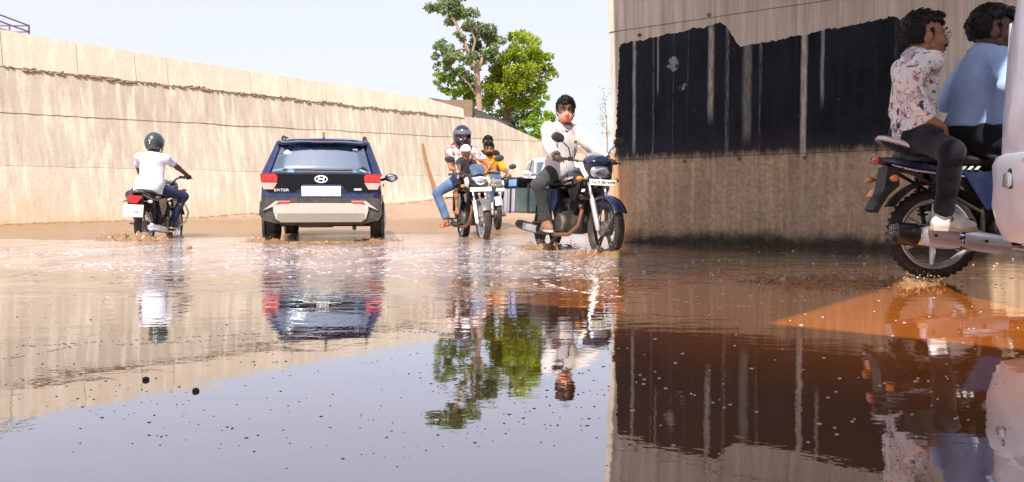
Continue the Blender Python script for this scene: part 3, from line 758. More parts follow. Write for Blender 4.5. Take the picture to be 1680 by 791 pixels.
def bike(label, mtx, group, top=NAVY, tank=BLK, rearp=NAVY, front='cowl', rim=None, spokes='alloy', bars='flat', exhaust='black', plate_f=None, plate_r=None,
         guard=False, seat_up=0.0, rail=True, mirrors=True, shield=False, bar_back=0.0, brake_f='drum', forkm=None, fender=None):
    b = thing('motorcycle', label, 'motorcycle', mtx, group)
    WB = 1.25
    wheel(b, 0, spokes, brake='drum', rimcol=rim, name='rear_wheel'); wheel(b, WB, spokes, brake=brake_f, rimcol=rim, name='front_wheel')
    fender = fender or top; forkm = forkm or FORK
    # fork legs
    for sg in (1, -1):
        m = MB(); ax = V((WB, sg * .088, .30)); tp = V((1.005, sg * .088, .84))
        m.mat(0).tube([ax - V((0, 0, .02)), ax, ax.lerp(tp, .12), ax.lerp(tp, .55)], [.020, .026, .029, .028], 10); m.mat(1).tube([ax.lerp(tp, .55), tp], .018, 10)
        m.build('fork_leg', [forkm, CHROME], b)
    m = MB(); m.box((1.02, 0, .80), (.09, .23, .035), Matrix.Rotation(R(24), 3, 'Y'), .008); m.box((.985, 0, .885), (.08, .22, .03), Matrix.Rotation(R(24), 3, 'Y'), .008); m.tube([(1.03, 0, .76), (.965, 0, .92)], .03); m.build('fork_clamp', BLKM, b)
    m = MB(); m.arc_strip((WB, 0, .30), .308, .334, .135, R(30), R(126), 18)
    for sg in (1, -1): m.tube([(WB, sg * .075, .31), (WB + .05, sg * .072, .62)], .008, 6); m.tube([(WB, sg * .075, .31), (WB - .20, sg * .072, .56)], .008, 6)
    m.build('front_mudguard', fender, b)
    # frame
    m = MB()
    m.tube([(.97, 0, .85), (.80, 0, .62), (.76, 0, .30), (.70, 0, .24)], .020); m.tube([(.97, 0, .88), (.6, 0, .74), (.30, 0, .70), (-.25, 0, .74)], .022)
    for sg in (1, -1):
        m.tube([(.32, sg * .10, .70), (.26, sg * .11, .45), (.28, sg * .09, .27)], .015); m.tube([(.28, sg * .09, .31), (0, sg * .085, .30)], .020); m.tube([(-.26, sg * .09, .74), (.26, sg * .11, .44)], .012)
        m.tube([(.40, sg * .05, .24), (.40, sg * .20, .245)], .010)
    m.build('frame', BLKM, b)
    for sg in (1, -1):
        m = MB(); lo, hi = V((-.0, sg * .118, .33)), V((-.06, sg * .125, .68)); m.mat(0).tube([lo, hi], .016, 8)
        for k in range(9): m.mat(1).lathe([(.030, -.008), (.036, 0), (.030, .008)], lo.lerp(hi, .28 + .075 * k), 'Z', 10)
        m.build('shock_absorber', [BLKM, CHROME if shield else BLKM], b)
        m = MB(); m.tube([(.40, sg * .19, .25), (.40, sg * .29, .25)], .016, 8); m.build('footrest', RUBBER, b)
        m = MB(); m.tube([(.08, sg * .14, .33), (.10, sg * .25, .34)], .013, 8); m.build('footrest', RUBBER, b)
    m = MB(); m.prism([(-.12, .33), (-.10, .375), (.3, .345), (.36, .32), (.36, .25), (.3, .24), (-.10, .25)], .085, .115).build('chain_cover', BLKM, b)
    # engine
    m = MB()
    m.mat(0).box((.56, 0, .34), (.40, .22, .22), bev=.05); m.box((.44, 0, .38), (.2, .2, .2), bev=.05)
    m.mat(1).lathe([(0, -.15), (.085, -.15), (.10, -.135), (.10, -.10)], (.52, 0, .345), 'Y', 24); m.lathe([(0, .15), (.075, .15), (.09, .135), (.09, .10)], (.56, 0, .33), 'Y', 24)
    for k in range(9): m.mat(0).box((.66 + .012 * k, 0, .45 + .020 * k), (.155, .17, .009), Matrix.Rotation(R(30), 3, 'Y'), .002)
    m.box((.70, 0, .53), (.1, .11, .2), Matrix.Rotation(R(30), 3, 'Y'), .02); m.mat(1).box((.775, 0, .635), (.12, .13, .05), Matrix.Rotation(R(30), 3, 'Y'), .015)
    m.build('engine', [BLKM, ENG], b)
    m = MB(); m.box((.54, -.0, .56), (.16, .12, .12), bev=.03); m.tube([(.60, 0, .56), (.68, 0, .57)], .03); m.build('carburettor', PLAST, b)
    # exhaust
    ex = MB(); ex.tube([(.80, -.05, .55), (.885, -.07, .48), (.87, -.10, .32), (.74, -.14, .225), (.50, -.165, .215), (.36, -.175, .235)], [.021] * 6, 10)
    e = ex.build('exhaust', SHAFT if exhaust == 'black' else CHROME, b)
    sl = MB(); A, B = V((.44, -.19, .225)), V((-.36, -.205, .315))
    sl.tube([A, A.lerp(B, .08), A.lerp(B, .25), A.lerp(B, .6), A.lerp(B, .93), A.lerp(B, .985), B], [r_ * (1.28 if exhaust == 'chrome' else 1) for r_ in (.020, .026, .044, .052, .055, .050, .030)], 14)
    s_ = sl.build('silencer', BLKM if exhaust == 'black' else CHROME, e)
    if exhaust == 'chrome':
        t = MB(); t.tube([A.lerp(B, .80), A.lerp(B, .82), A.lerp(B, .985), A.lerp(B, 1.01)], [.064, .076, .074, .055], 14); t.build('silencer_end', BLK, e)
        sh = MB()
        for k, (t0, t1, wv) in enumerate(((.10, .46, .052), (.50, .80, .060))):
            rings = []
            for i in range(9):
                p = A.lerp(B, t0 + (t1 - t0) * i / 8); w = wv * (1 - .35 * abs(i / 4 - 1) ** 2)
                rings.append([p + V((0, -.080 * cos(a), .084 * sin(a))) for a in np.linspace(-w / .06, w / .06, 7)] + [p + V((0, -.071 * cos(a), .075 * sin(a))) for a in np.linspace(w / .06, -w / .06, 7)])
            sh.loft(rings)
        sh.build('heat_shield', mat('brushed_chrome', (.78, .78, .82), .3, .75, var=.05, dirt=(.25, .17, .11), dirt_amt=.1), e)
        for k in range(3):
            q = A.lerp(B, .3 + .2 * k); t = MB(); t.lathe([(0, -.068), (.010, -.068), (.010, -.05)], (q.x, q.y - .022, q.z + .01), 'Y', 10); t.build('bolt', BLKM, e)
    else:
        sh = MB(); rings = []
        for i in range(7):
            p = A.lerp(B, .32 + .4 * i / 6); rings.append([p + V((0, -.060 * cos(a), .060 * sin(a))) for a in np.linspace(-.5, .9, 7)] + [p + V((0, -.054 * cos(a), .054 * sin(a))) for a in np.linspace(.9, -.5, 7)])
        sh.loft(rings).build('heat_shield', SILVER, e)
    # tank
    m = MB(); rings = []
    for x, w, zb, zt in ((.46, .07, .76, .83), (.50, .095, .74, .88), (.60, .135, .71, .925), (.72, .155, .70, .945), (.83, .150, .71, .935), (.91, .115, .74, .90), (.955, .06, .78, .86)):
        zm = (zb + zt) / 2; rings.append([(x, -w * .55, zb), (x, -w * .95, zb + .04), (x, -w, zm), (x, -w * .86, zt - .03), (x, -w * .4, zt - .002), (x, 0, zt + .004), (x, w * .4, zt - .002), (x, w * .86, zt - .03), (x, w, zm), (x, w * .95, zb + .04), (x, w * .55, zb)])
    t = m.loft(rings).build('fuel_tank', tank, b, sub=1)
    mm = MB(); mm.lathe([(0, .008), (.03, .006), (.033, 0)], (.74, 0, .955), 'Z', 16); mm.build('fuel_cap', CHROME, t)
    for sg in (1, -1):
        g = MB(); 
        for k, (x0, zz, l, hh_) in enumerate(((.56, .80, .26, .035), (.60, .75, .20, .022))):
            g.mat(k); vs = []
            n = 8
            for side in (0, 1):
                for i in range(n):
                    x = x0 + l * i / (n - 1); w = np.interp(x, [.5, .6, .72, .83, .91], [.095, .135, .155, .150, .115]) + .004 + side * .004
                    hgt = hh_ * (1 - abs(2 * i / (n - 1) - .8) * .6); vs += [(x, sg * w, zz - hgt / 2 + .02 * i / n), (x, sg * w * .985, zz + hgt / 2 + .03 * i / n)]
            fs = [(2 * i, 2 * i + 1, 2 * i + 3, 2 * i + 2) for i in range(n - 1)] + [(2 * n + 2 * i, 2 * n + 2 * i + 2, 2 * n + 2 * i + 3, 2 * n + 2 * i + 1) for i in range(n - 1)]
            g.add(vs, fs)
        g.build('tank_graphic', [GREYG, BROWNG], t)
    # tank shrouds / side panels / tail
    for sg in (1, -1):
        g = MB(); g.prism([(.70, .70), (.86, .72), (.98, .83), (.93, .68), (.84, .58), (.76, .60)], sg * .11, sg * .145).build('tank_shroud', tank, b)
        g = MB(); g.prism([(.12, .70), (.44, .72), (.47, .62), (.38, .47), (.27, .46)], sg * .105, sg * .14).build('side_panel', rearp, b)
    su = seat_up
    m = MB(); rings = []
    for x, w, zb, zt in ((.52, .06, .74, .80), (.47, .085, .735, .825), (.36, .12, .735, .815 + su * .3), (.20, .135, .74, .81 + su * .6), (.08, .13, .745, .835 + su), (-.08, .115, .75, .845 + su), (-.22, .10, .76, .845 + su), (-.265, .08, .77, .82 + su)):
        rings.append([(x, -w * .9, zb), (x, -w, (zb + zt) / 2), (x, -w * .8, zt - .012), (x, 0, zt), (x, w * .8, zt - .012), (x, w, (zb + zt) / 2), (x, w * .9, zb)])
    m.loft(rings).build('seat', SEATM, b, sub=1)
    m = MB(); rings = []
    for x, w, zb, zt in ((.30, .115, .66, .735), (.14, .125, .665, .745), (-.06, .12, .69, .765), (-.22, .10, .725, .80), (-.34, .075, .76, .815), (-.385, .05, .775, .81)):
        rings.append([(x, -w * .8, zb), (x, -w, zb + .02), (x, -w * .98, zt - .012), (x, -w * .7, zt), (x, w * .7, zt), (x, w * .98, zt - .012), (x, w, zb + .02), (x, w * .8, zb)])
    tc = m.loft(rings).build('tail_cowl', rearp, b, sub=1)
    for sg in (1, -1):
        g = MB(); g.tube([(.22, sg * .128, .672), (.0, sg * .126, .688), (-.18, sg * .110, .720), (-.32, sg * .085, .756)], [.004, .007, .007, .004], 6); g.build('cowl_stripe', SILVER, tc)
        g = MB()
        for k in range(4): g.prism([(.06 + .045 * k, .722), (.08 + .045 * k, .745), (.098 + .045 * k, .745), (.078 + .045 * k, .722)], sg * .120, sg * .129)
        g.build('cowl_lettering', WHITEP, tc)
    m = MB()
    if plate_r is None: m.box((-.392, 0, .79), (.03, .11, .05), bev=.012)
    else: m.prism([(-.085, .745), (.085, .745), (.095, .70), (.045, .635), (-.045, .635), (-.095, .70)], -.445, -.37, 'YZ')
    m.build('tail_lamp', REDL, b)
    if rail:
        m = MB()
        m.tube([(-.04, -.13, .80 + su), (-.16, -.14, .82 + su), (-.29, -.12, .87 + su), (-.36, -.05, .90 + su), (-.365, 0, .905 + su), (-.36, .05, .90 + su), (-.29, .12, .87 + su), (-.16, .14, .82 + su), (-.04, .13, .80 + su)], [.010, .017, .019, .018, .018, .018, .019, .017, .010], 10)
        m.build('grab_rail', SILVER, b)
    m = MB(); m.arc_strip((0, 0, .31), .335, .352, .16, R(28), R(150), 14); m.prism([(-.27, .74), (-.34, .745), (-.36, .60), (-.43, .46), (-.40, .44), (-.33, .56), (-.26, .62)], -.075, .075); m.arc_strip((0, 0, .30), .325, .47, .17, R(22), R(98), 12); m.build('rear_mudguard', PLAST, b)
    m = MB(); m.tube([(-.33, -.19, .665), (-.33, .19, .665)], .010, 8); m.build('indicator_bar', PLAST, b)
    for sg in (1, -1):
        m = MB(); m.ell((-.345, sg * .19, .665), (.03, .035, .024), 12); m.build('indicator', AMBER if plate_r is None else mat('pale_lens', (.75, .45, .42), .3), b)
    if plate_r is None:
        m = MB(); m.box((-.425, 0, .57), (.008, .11, .05), Matrix.Rotation(R(20), 3, 'Y'), .003); m.build('rear_reflector', AMBER, b)
    else:
        m = MB(); m.box((-.445, 0, .53), (.008, .265, .17), Matrix.Rotation(R(8), 3, 'Y'), .003); p = m.build('number_plate', PLATE, b)
        text_obj('plate_lettering', plate_r, .07, INK, p, face_mtx((-.4535, 0, .507), (0, -1, 0), (.14, 0, 1)), fit=(.205, .050))
        text_obj('plate_lettering', 'AS 04 U', .03, INK, p, face_mtx((-.4465, 0, .632), (0, -1, 0), (.14, 0, 1)), fit=(.10, .020)) if False else None
    # handlebar
    hz = 1.0 if bars == 'flat' else 1.04
    m = MB(); m.tube([(.80, -.37, hz), (.84, -.24, hz + .012), (.93, -.12, hz - .02), (.96, -.05, .945), (.96, .05, .945), (.93, .12, hz - .02), (.84, .24, hz + .012), (.80, .37, hz)], .0125, 10); hb = m.build('handlebar', BLKM, b)
    for sg in (1, -1):
        g = MB(); g.tube([(.795, sg * .385, hz), (.835, sg * .255, hz + .010)], .018, 10); g.build('grip', RUBBER, hb)
        g = MB(); g.tube([(.86, sg * .22, hz + .0), (.90, sg * .24, hz), (.875, sg * .39, hz - .01)], [.010, .008, .007], 8); g.box((.86, sg * .215, hz + .01), (.05, .05, .045), bev=.01); g.build('lever', BLKM, hb)
        if mirrors:
            g = MB(); g.mat(0).tube([(.86, sg * .21, hz + .02), (.88, sg * .25, hz + .12), (.87, sg * .33, hz + .19)], .007, 8); g.ell((.868, sg * .375, hz + .22), (.022, .078, .052), 18, Matrix.Rotation(R(sg * 8), 3, 'X'))
            g.mat(1).ell((.8555, sg * .375, hz + .22), (.012, .068, .044), 16, Matrix.Rotation(R(sg * 8), 3, 'X')); g.build('mirror', [PLAST, MIRR], b)
    # front end
    if front == 'cowl':
        m = MB(); rings = []
        for x, w, zb, zt in ((.92, .135, .90, 1.03), (.99, .150, .875, 1.065), (1.07, .150, .90, 1.055), (1.13, .13, .945, 1.035), (1.165, .10, .965, 1.01)):
            rings.append([(x, -w * .7, zb), (x, -w, zb + .03), (x, -w * .96, zt - .05), (x, -w * .6, zt - .01), (x, 0, zt), (x, w * .6, zt - .01), (x, w * .96, zt - .05), (x, w, zb + .03), (x, w * .7, zb)])
        cw = m.loft(rings).build('headlamp_cowl', top, b, sub=1)
        m = MB(); m.prism([(-.125, .80), (-.145, .90), (-.14, .955), (.14, .955), (.145, .90), (.125, .80), (.06, .755), (-.06, .755)], 1.0, 1.115, 'YZ'); m.build('headlamp_shell', PLAST, b)
        m = MB(); m.mat(0).ell((1.10, 0, .872), (.055, .128, .078), 24); hl = m.build('headlamp', REFL, b)
        m = MB(); m.ell((1.115, 0, .872), (.052, .130, .080), 24); m.build('headlamp_lens', LENS, hl)
        m = MB(); m.ell((1.142, 0, .872), (.012, .06, .03), 14); m.build('headlamp_bulb_shade', PLAST, hl)
        m = MB(); m.prism([(-.10, 1.02), (-.115, 1.06), (0, 1.085), (.115, 1.06), (.10, 1.02)], .985, 1.01, 'YZ'); m.build('visor', GREYG, b)
        for sg in (1, -1):
            g = MB(); g.prism([(.90, .985), (.98, .97), (1.10, .83), (1.07, .80), (.97, .89)], sg * .125, sg * .152); g.build('cowl_flash', WHITEP, cw)
            g = MB(); g.tube([(1.04, sg * .12, .80), (1.06, sg * .20, .80)], .008, 8); g.ell((1.065, sg * .215, .80), (.03, .038, .026), 12); g.build('indicator', AMBER, b)
    elif front in ('sport', 'silver'):
        cm = BLK if front == 'sport' else SILVER
        m = MB(); rings = []
        for x, w, zb, zt in ((.90, .15, .84, 1.02), (.98, .165, .80, 1.04), (1.06, .15, .79, 1.0), (1.13, .115, .80, .95), (1.18, .07, .82, .90)):
            rings.append([(x, -w * .6, zb), (x, -w, zb + .05), (x, -w * .9, zt - .06), (x, -w * .5, zt - .01), (x, 0, zt), (x, w * .5, zt - .01), (x, w * .9, zt - .06), (x, w, zb + .05), (x, w * .6, zb)])
        cw = m.loft(rings).build('headlamp_cowl', cm, b, sub=1)
        m = MB()
        for k in range(6):
            pass
        rings = []
        for x, w, z0 in ((1.085, .085, .985), (1.05, .105, 1.04), (.995, .115, 1.10), (.95, .095, 1.135)):
            rings.append([(x, -w, z0 - .02), (x + .015, -w * .6, z0), (x + .02, 0, z0 + .006), (x + .015, w * .6, z0), (x, w, z0 - .02), (x - .008, w * .6, z0 - .008), (x, 0, z0 - .002), (x - .008, -w * .6, z0 - .008)])
        m.loft(rings); m.build('visor', mat('smoked_visor', (.05, .09, .16), .1, coat=.8), b)
        m = MB(); m.prism([(-.12, .935), (-.055, .845), (0, .825), (.055, .845), (.12, .935), (0, .95)], 1.105, 1.175, 'YZ'); hl = m.build('headlamp', WHITEP if front == 'sport' else REFL, b)
        m = MB(); m.ell((1.165, 0, .895), (.03, .10, .045), 18); m.build('headlamp_lens', LENS, hl)
        for sg in (1, -1):
            g = MB(); g.prism([(.86, .93), (.98, .95), (1.08, .86), (1.02, .80), (.90, .85)], sg * .145, sg * .168); g.build('cowl_flash', WHITEP, cw)
            g = MB(); g.tube([(1.0, sg * .13, .82), (1.02, sg * .21, .82)], .008, 8); g.ell((1.025, sg * .225, .82), (.03, .038, .026), 12); g.build('indicator', AMBER, b)
    else:
        m = MB(); m.ell((1.06, 0, .90), (.09, .095, .095), 20); hl = m.build('headlamp', BLK, b); m = MB(); m.lathe([(0, .06), (.07, .05), (.092, .03), (.095, 0)], (1.10, 0, .90), 'X', 24); m.build('headlamp_lens', LENS, hl)
        m = MB(); m.lathe([(.04, -.03), (.045, .0), (.04, .012), (0, .014)], (.97, .06, 1.0), 'Z', 16); m.lathe([(.04, -.03), (.045, .0), (.04, .012), (0, .014)], (.97, -.06, 1.0), 'Z', 16); m.build('instrument', CHROME, b)
        for sg in (1, -1):
            g = MB(); g.tube([(1.0, sg * .1, .85), (1.02, sg * .2, .85)], .008, 8); g.ell((1.025, sg * .215, .85), (.03, .038, .026), 12); g.build('indicator', AMBER, b)
    if plate_f is not None:
        m = MB(); m.box((1.175, 0, .765), (.008, .32, .062), Matrix.Rotation(R(-8), 3, 'Y'), .003); m.tube([(1.06, 0, .80), (1.17, 0, .77)], .012); p = m.build('number_plate', PLATE, b)
        if plate_f: text_obj('plate_lettering', plate_f, .05, INK, p, face_mtx((1.1805, 0, .765), (0, 1, 0), (-.14, 0, 1)), fit=(.27, .032))
    if guard:
        gm = CHROME if guard == 'chrome' else BLKM
        for sg in (1, -1):
            m = MB(); m.tube([(.82, 0, .66), (.84, sg * .16, .70), (.85, sg * .30, .62), (.85, sg * .34, .50), (.84, sg * .30, .36), (.80, sg * .16, .26), (.76, 0, .25)], .014, 10); m.build('leg_guard', gm, b)
    if bar_back:
        for ch in b.children:
            if ch.name.split('.')[0] in ('handlebar', 'mirror'): ch.location.x -= bar_back
    return b
# ------------------------------------------------------------------ cars   (local: x forward, y left, z up, origin below the rear bumper)
CARGLASS = glass_mat('car_glass', (.50, .60, .70), .16, .03)
REARGLASS = glass_mat('rear_glass', (.58, .68, .80), .30, .06)
CLAD = mat('grey_cladding', (.020, .020, .021), .6, dirt=(.2, .13, .08), dirt_amt=.35)
SKID = mat('skid_silver', (.40, .38, .35), .42, .1, var=.05, dirt=(.42, .32, .23), dirt_amt=.15); SKIDL = mat('skid_shaded', (.22, .185, .155), .6, var=.06)  # lower skid colour darkened to paint in its shaded underside
TRIM = mat('interior_trim', (.05, .05, .055), .8)
GLOSSB = mat('gloss_black', (.004, .004, .006), .22, spec=.25, dirt=(.1, .07, .05), dirt_amt=.02)
PALEL = mat('pale_lamp', (.52, .30, .25), .2, coat=.5)
BADGE = mat('bright_badge', (.85, .85, .87), .2, .3)

def car_wheel(parent, x, y, r=.335, w=.19, cap=None):
    sg = 1 if y > 0 else -1
    m = MB(); m.lathe([(r * .62, -w / 2), (r * .85, -w / 2 - .008), (r * .96, -w / 2 + .012), (r, -w / 4), (r, w / 4), (r * .96, w / 2 - .012), (r * .85, w / 2 + .008), (r * .62, w / 2)], (x, y, r), 'Y', 40)
    for k in range(48):
        a = 2 * pi * k / 48
        for q in (-.28, 0, .28): m.box((x + r * cos(a + q * .12), y + q * w, r + r * sin(a + q * .12)), (.012, w * .22, .026), Matrix.Rotation(-a, 3, 'Y'))
    t = m.build('wheel', RUBBER, parent)
    m = MB(); m.lathe([(r * .63, -w / 2 + .01), (r * .58, 0), (r * .63, w / 2 - .01)], (x, y, r), 'Y', 32); m.lathe([(0, sg * .03), (r * .62, sg * .02)], (x, y, r), 'Y', 24)
    for k in range(5):
        a = 2 * pi * k / 5; m.tube([(x, y + sg * w * .42, r), (x + r * .6 * cos(a), y + sg * w * .40, r + r * .6 * sin(a))], [.05, .03], 6)
    m.build('rim', SILVER, t); return t

def car_body(root, paint, L, hw, zb, belt, roof, secs, gh, name='body'):
    """secs: (x, zbot, ztop, halfwidth);  gh: greenhouse corner xs (rear_belt, rear_roof, front_roof, front_belt), half widths belt/roof"""
    m = MB(); rings = []
    for x, z0, z1, w in secs:
        h = z1 - z0
        half = [(0, z0), (w * .80, z0), (w * .95, z0 + h * .10), (w * .985, z0 + h * .30), (w, z0 + h * .52), (w * .985, z0 + h * .76), (w * .955, z0 + h * .92), (w * .91, z0 + h * .985), (0, z1 + .012)]
        rings.append([(x, -y, z) for y, z in half] + [(x, y, z) for y, z in half[-2:0:-1]])
    b = m.loft(rings).build(name, paint, root, sharp=30)
    return b

def greenhouse(root, paint, xr0, xr1, xf1, xf0, wb, wr, belt, roof, glass_r, glass, pill=None, rear_inset=.06):
    pill = pill or paint
    P = lambda x, w, z, s: V((x, s * w, z))
    zr = roof - .075
    # roof skin
    m = MB(); rings = []
    for x, dz in ((xr1 - .10, -.03), (xr1 + .05, .0), ((xr1 + xf1) / 2, .025), (xf1 - .05, .0), (xf1 + .05, -.03)):
        half = [(0, roof + dz), (wr * .7, roof + dz - .012), (wr * .95, roof + dz - .040), (wr + .01, zr + dz * .5 - .01), (wr * .9, zr + dz - .02), (0, roof + dz - .05)]
        rings.append([(x, -y, z) for y, z in half] + [(x, y, z) for y, z in half[-2:0:-1]])
    m.loft(rings).build('roof', paint, root, sharp=40)
    # pillars
    for s in (1, -1):
        for nm, a, b_, r0, r1, f in (('rear_pillar', (xr0 + .06, wb - .02), (xr1 + .06, wr - .02), .085, .06, .6), ('middle_pillar', ((xr0 + xf0) / 2 + .1, wb - .02), ((xr1 + xf1) / 2 + .1, wr), .04, .035, .6), ('front_pillar', (xf0, wb - .05), (xf1, wr - .02), .035, .032, 1)):
            q = MB(); q.tube([P(a[0], a[1], belt - .03, s), P(b_[0], b_[1], zr, s)], [r0, r1], 8, f); q.build(nm, pill if nm != 'middle_pillar' else GLOSSB, root)
        q = MB(); d = .012
        vs = [P(xr0 + .12, wb - .012, belt, s), P(xf0 - .05, wb - .03, belt, s), P(xf1 - .02, wr - .005, zr, s), P(xr1 + .10, wr - .005, zr, s)]
        q.add(vs + [v - V((0, s * d, 0)) for v in vs], [(0, 1, 2, 3), (7, 6, 5, 4), (0, 4, 5, 1), (1, 5, 6, 2), (2, 6, 7, 3), (3, 7, 4, 0)]); q.build('side_window', glass, root)
    def pane(nm, x0, x1, w0, w1, z0, z1, g, n):
        q = MB(); vs = []; N = 8
        for t in np.linspace(0, 1, 5):
            for k in range(N + 1):
                u = -1 + 2 * k / N; w = w0 + (w1 - w0) * t
                vs.append((x0 + (x1 - x0) * t + n * .045 * (1 - u * u), u * w, z0 + (z1 - z0) * t))
        fs = [(r_ * (N + 1) + k, r_ * (N + 1) + k + 1, (r_ + 1) * (N + 1) + k + 1, (r_ + 1) * (N + 1) + k) for r_ in range(4) for k in range(N)]
        q.add(vs, fs); o = q.build(nm, g, root); md = o.modifiers.new('thick', 'SOLIDIFY'); md.thickness = .006; return o
    pane('rear_window', xr0 - .01, xr1 - .04, wb - .10, wr - .08, belt - .01, zr + .01, glass_r, -1)
    pane('windscreen', xf0, xf1 + .03, wb - .07, wr - .05, belt - .02, zr + .01, glass, 1)
    # cabin
    m = MB(); m.box(((xr0 + xf0) / 2, 0, belt - .02), (xf0 - xr0 - .15, wb * 1.8, .03)); m.build('cabin_floor', TRIM, root)
    for (x, y, w) in ((xr0 + .42, .30, .42), (xr0 + .42, -.30, .42), (xr0 + 1.25, .34, .44), (xr0 + 1.25, -.34, .44)):
        q = MB(); q.box((x, y, belt + .0), (.13, w, .26), bev=.04); q.box((x - .02, y, belt + .20), (.08, .24, .16), bev=.035); q.tube([(x, y - .06, belt + .08), (x - .01, y - .06, belt + .18)], .008, 6); q.tube([(x, y + .06, belt + .08), (x - .01, y + .06, belt + .18)], .008, 6)
        q.build('seat', TRIM, root)
    q = MB(); q.tube([(xf0 - .55, -.36 + .17 * cos(a), belt + .02 + .17 * sin(a)) for a in np.linspace(0, 2 * pi, 20)], .014, 6); q.build('steering_wheel', TRIM, root)
    q = MB(); q.box((xf1 - .05, 0, zr - .07), (.03, .22, .07), bev=.015).build('rear_view_mirror', TRIM, root)

# ---- blue SUV ------------------------------------------------------------
SUVBLUE = mat('suv_blue', (.003, .013, .065), .2, .1, coat=.9, dirt=(.2, .13, .09), dirt_amt=.10)
def build_suv(mtx):
    c = thing('parked_car', 'dark blue hatchback SUV seen from behind wading through the muddy water', 'car', mtx); c.name = 'car'
    car_body(c, SUVBLUE, 3.82, .855, .24, 1.02, 1.58, [(.03, .36, .72, .74), (.05, .34, .86, .80), (.09, .33, .985, .835), (.17, .32, 1.035, .85), (.5, .30, 1.05, .86), (1.9, .25, 1.03, .855), (2.75, .22, 1.01, .85), (3.35, .24, .95, .82), (3.68, .26, .86, .74), (3.80, .30, .74, .62)], None)
    greenhouse(c, SUVBLUE, .13, .46, 2.10, 2.85, .80, .64, 1.03, 1.575, REARGLASS, CARGLASS)
    # roof spoiler, rails, aerial
    m = MB(); rings = []
    for x, z0, z1, w in ((.26, 1.475, 1.492, .54), (.34, 1.47, 1.520, .60), (.50, 1.49, 1.555, .63)):
        rings.append([(x, -w, z0), (x, 0, z0 + .01), (x, w, z0), (x, w, z1 - .02), (x, w * .6, z1), (x, -w * .6, z1), (x, -w, z1 - .02)])
    m.loft(rings).build('roof_spoiler', SUVBLUE, c); m = MB(); m.box((.262, 0, 1.482), (.02, .30, .016), bev=.004).build('brake_light', mat('dark_red_lens', (.10, .01, .012), .2, coat=.5), c)
    for s in (1, -1):
        m = MB(); m.tube([(.50, s * .585, 1.555), (.62, s * .59, 1.59), (.80, s * .60, 1.605), (1.7, s * .60, 1.625), (1.95, s * .59, 1.59)], [.018, .020, .018, .018, .014], 8); m.build('roof_rail', BLKM, c)
    m = MB(); m.prism([(.52, 1.575), (.56, 1.66), (.60, 1.665), (.70, 1.58)], -.014, .014).build('shark_fin_aerial', GLOSSB, c)
    # tail panels (YZ outlines, y left)
    def panel(nm, poly, x0, x1, mt, par=None): q = MB(); q.prism(poly, x0, x1, 'YZ'); return q.build(nm, mt, par or c)
    sym = lambda half: [(y, z) for y, z in half] + [(-y, z) for y, z in half[::-1]]
    panel('tailgate_panel', sym([(.70, 1.015), (.80, .985), (.79, .80), (.72, .755), (.36, .765), (.27, .885), (.10, .885)]), .032, .20, GLOSSB)
    panel('beltline_strip', sym([(.66, 1.018), (.655, 1.042)]), .068, .2, SUVBLUE)
    for s in (1, -1):
        l = panel('tail_lamp', [(s * .835, 1.02), (s * .825, .90), (s * .605, .90), (s * .60, .985), (s * .63, 1.022)], .018, .28, REDL)
        panel('reversing_lamp', [(s * .825, .893), (s * .79, .80), (s * .66, .80), (s * .605, .893)], .024, .2, PALEL, l)
        g = MB()
        for (y0, z0, dy, dz) in ((.715, .985, .17, .018), (.635, .945, .018, .07), (.795, .945, .018, .07), (.715, .945, .06, .014)): g.box((.017, s * y0, z0), (.006, dy, dz))
        g.build('lamp_bar', mat('bright_red', (.75, .03, .03), .2, coat=.5), l)
    # badge : slanted letter in an oval ring
    m = MB(); m.tube([(.026, .085 * cos(a), .945 + .046 * sin(a)) for a in np.linspace(0, 2 * pi, 33)], .0085, 6)
    def stroke(p, q, w): m.tube([(.026, p[0], .945 + p[1]), (.026, q[0], .945 + q[1])], w, 6)
    stroke((.048, -.030), (.026, .034), .010); stroke((-.048, .030), (-.026, -.034), .010); stroke((.036, -.006), (-.036, .008), .009)
    m.build('badge', BADGE, c)
    text_obj('model_lettering', 'EXTER', .06, BADGE, c, face_mtx((.029, .545, .79), (0, -1, 0), (0, 0, 1)), .004, fit=(.20, .034))
    m = MB(); m.box((.029, -.51, .80), (.006, .105, .026), bev=.006).build('badge_strip', BADGE, c)
    # plate, handle recess
    m = MB(); m.box((.026, 0, .775), (.012, .545, .142), bev=.01); p = m.build('number_plate', PLATE, c)
    text_obj('plate_lettering', 'GJ15 CM 1223', .08, mat('faded_ink', (.33, .32, .31), .6), p, face_mtx((.0195, -.02, .775), (0, -1, 0), (0, 0, 1)), fit=(.44, .058))
    # bumper
    panel('bumper', sym([(.80, .675), (.84, .62), (.855, .45), (.80, .36), (.60, .315)]), .0, .25, CLAD)
    panel('skid_plate', sym([(.46, .605), (.66, .575), (.655, .49), (.62, .38), (.57, .345)]), -.038, .2, SKID)
    panel('skid_plate_lower', sym([(.60, .46), (.61, .39), (.56, .335)]), -.044, .1, SKIDL)
    for s in (1, -1):
        panel('bumper_wing', [(s * .80, .50), (s * .62, .638), (s * .42, .638), (s * .44, .607), (s * .60, .60), (s * .665, .555)], -.034, .1, SKID)
        panel('reflector', [(s * .60, .628), (s * .42, .628), (s * .44, .596), (s * .57, .596)], -.043, .1, mat('rose_reflector', (.50, .05, .06), .25))
        m = MB(); m.lathe([(.40, .0), (.40, .035), (.335, .035), (.335, 0)], (.72, s * .85 - .017, .335), 'Y', 40); m.build('wheel_arch', CLAD, c)
        m = MB(); m.lathe([(.40, .0), (.40, .035), (.335, .035), (.335, 0)], (3.17, s * .84 - .017, .335), 'Y', 40); m.build('wheel_arch', CLAD, c)
        car_wheel(c, .72, s * .775); car_wheel(c, 3.17, s * .775)
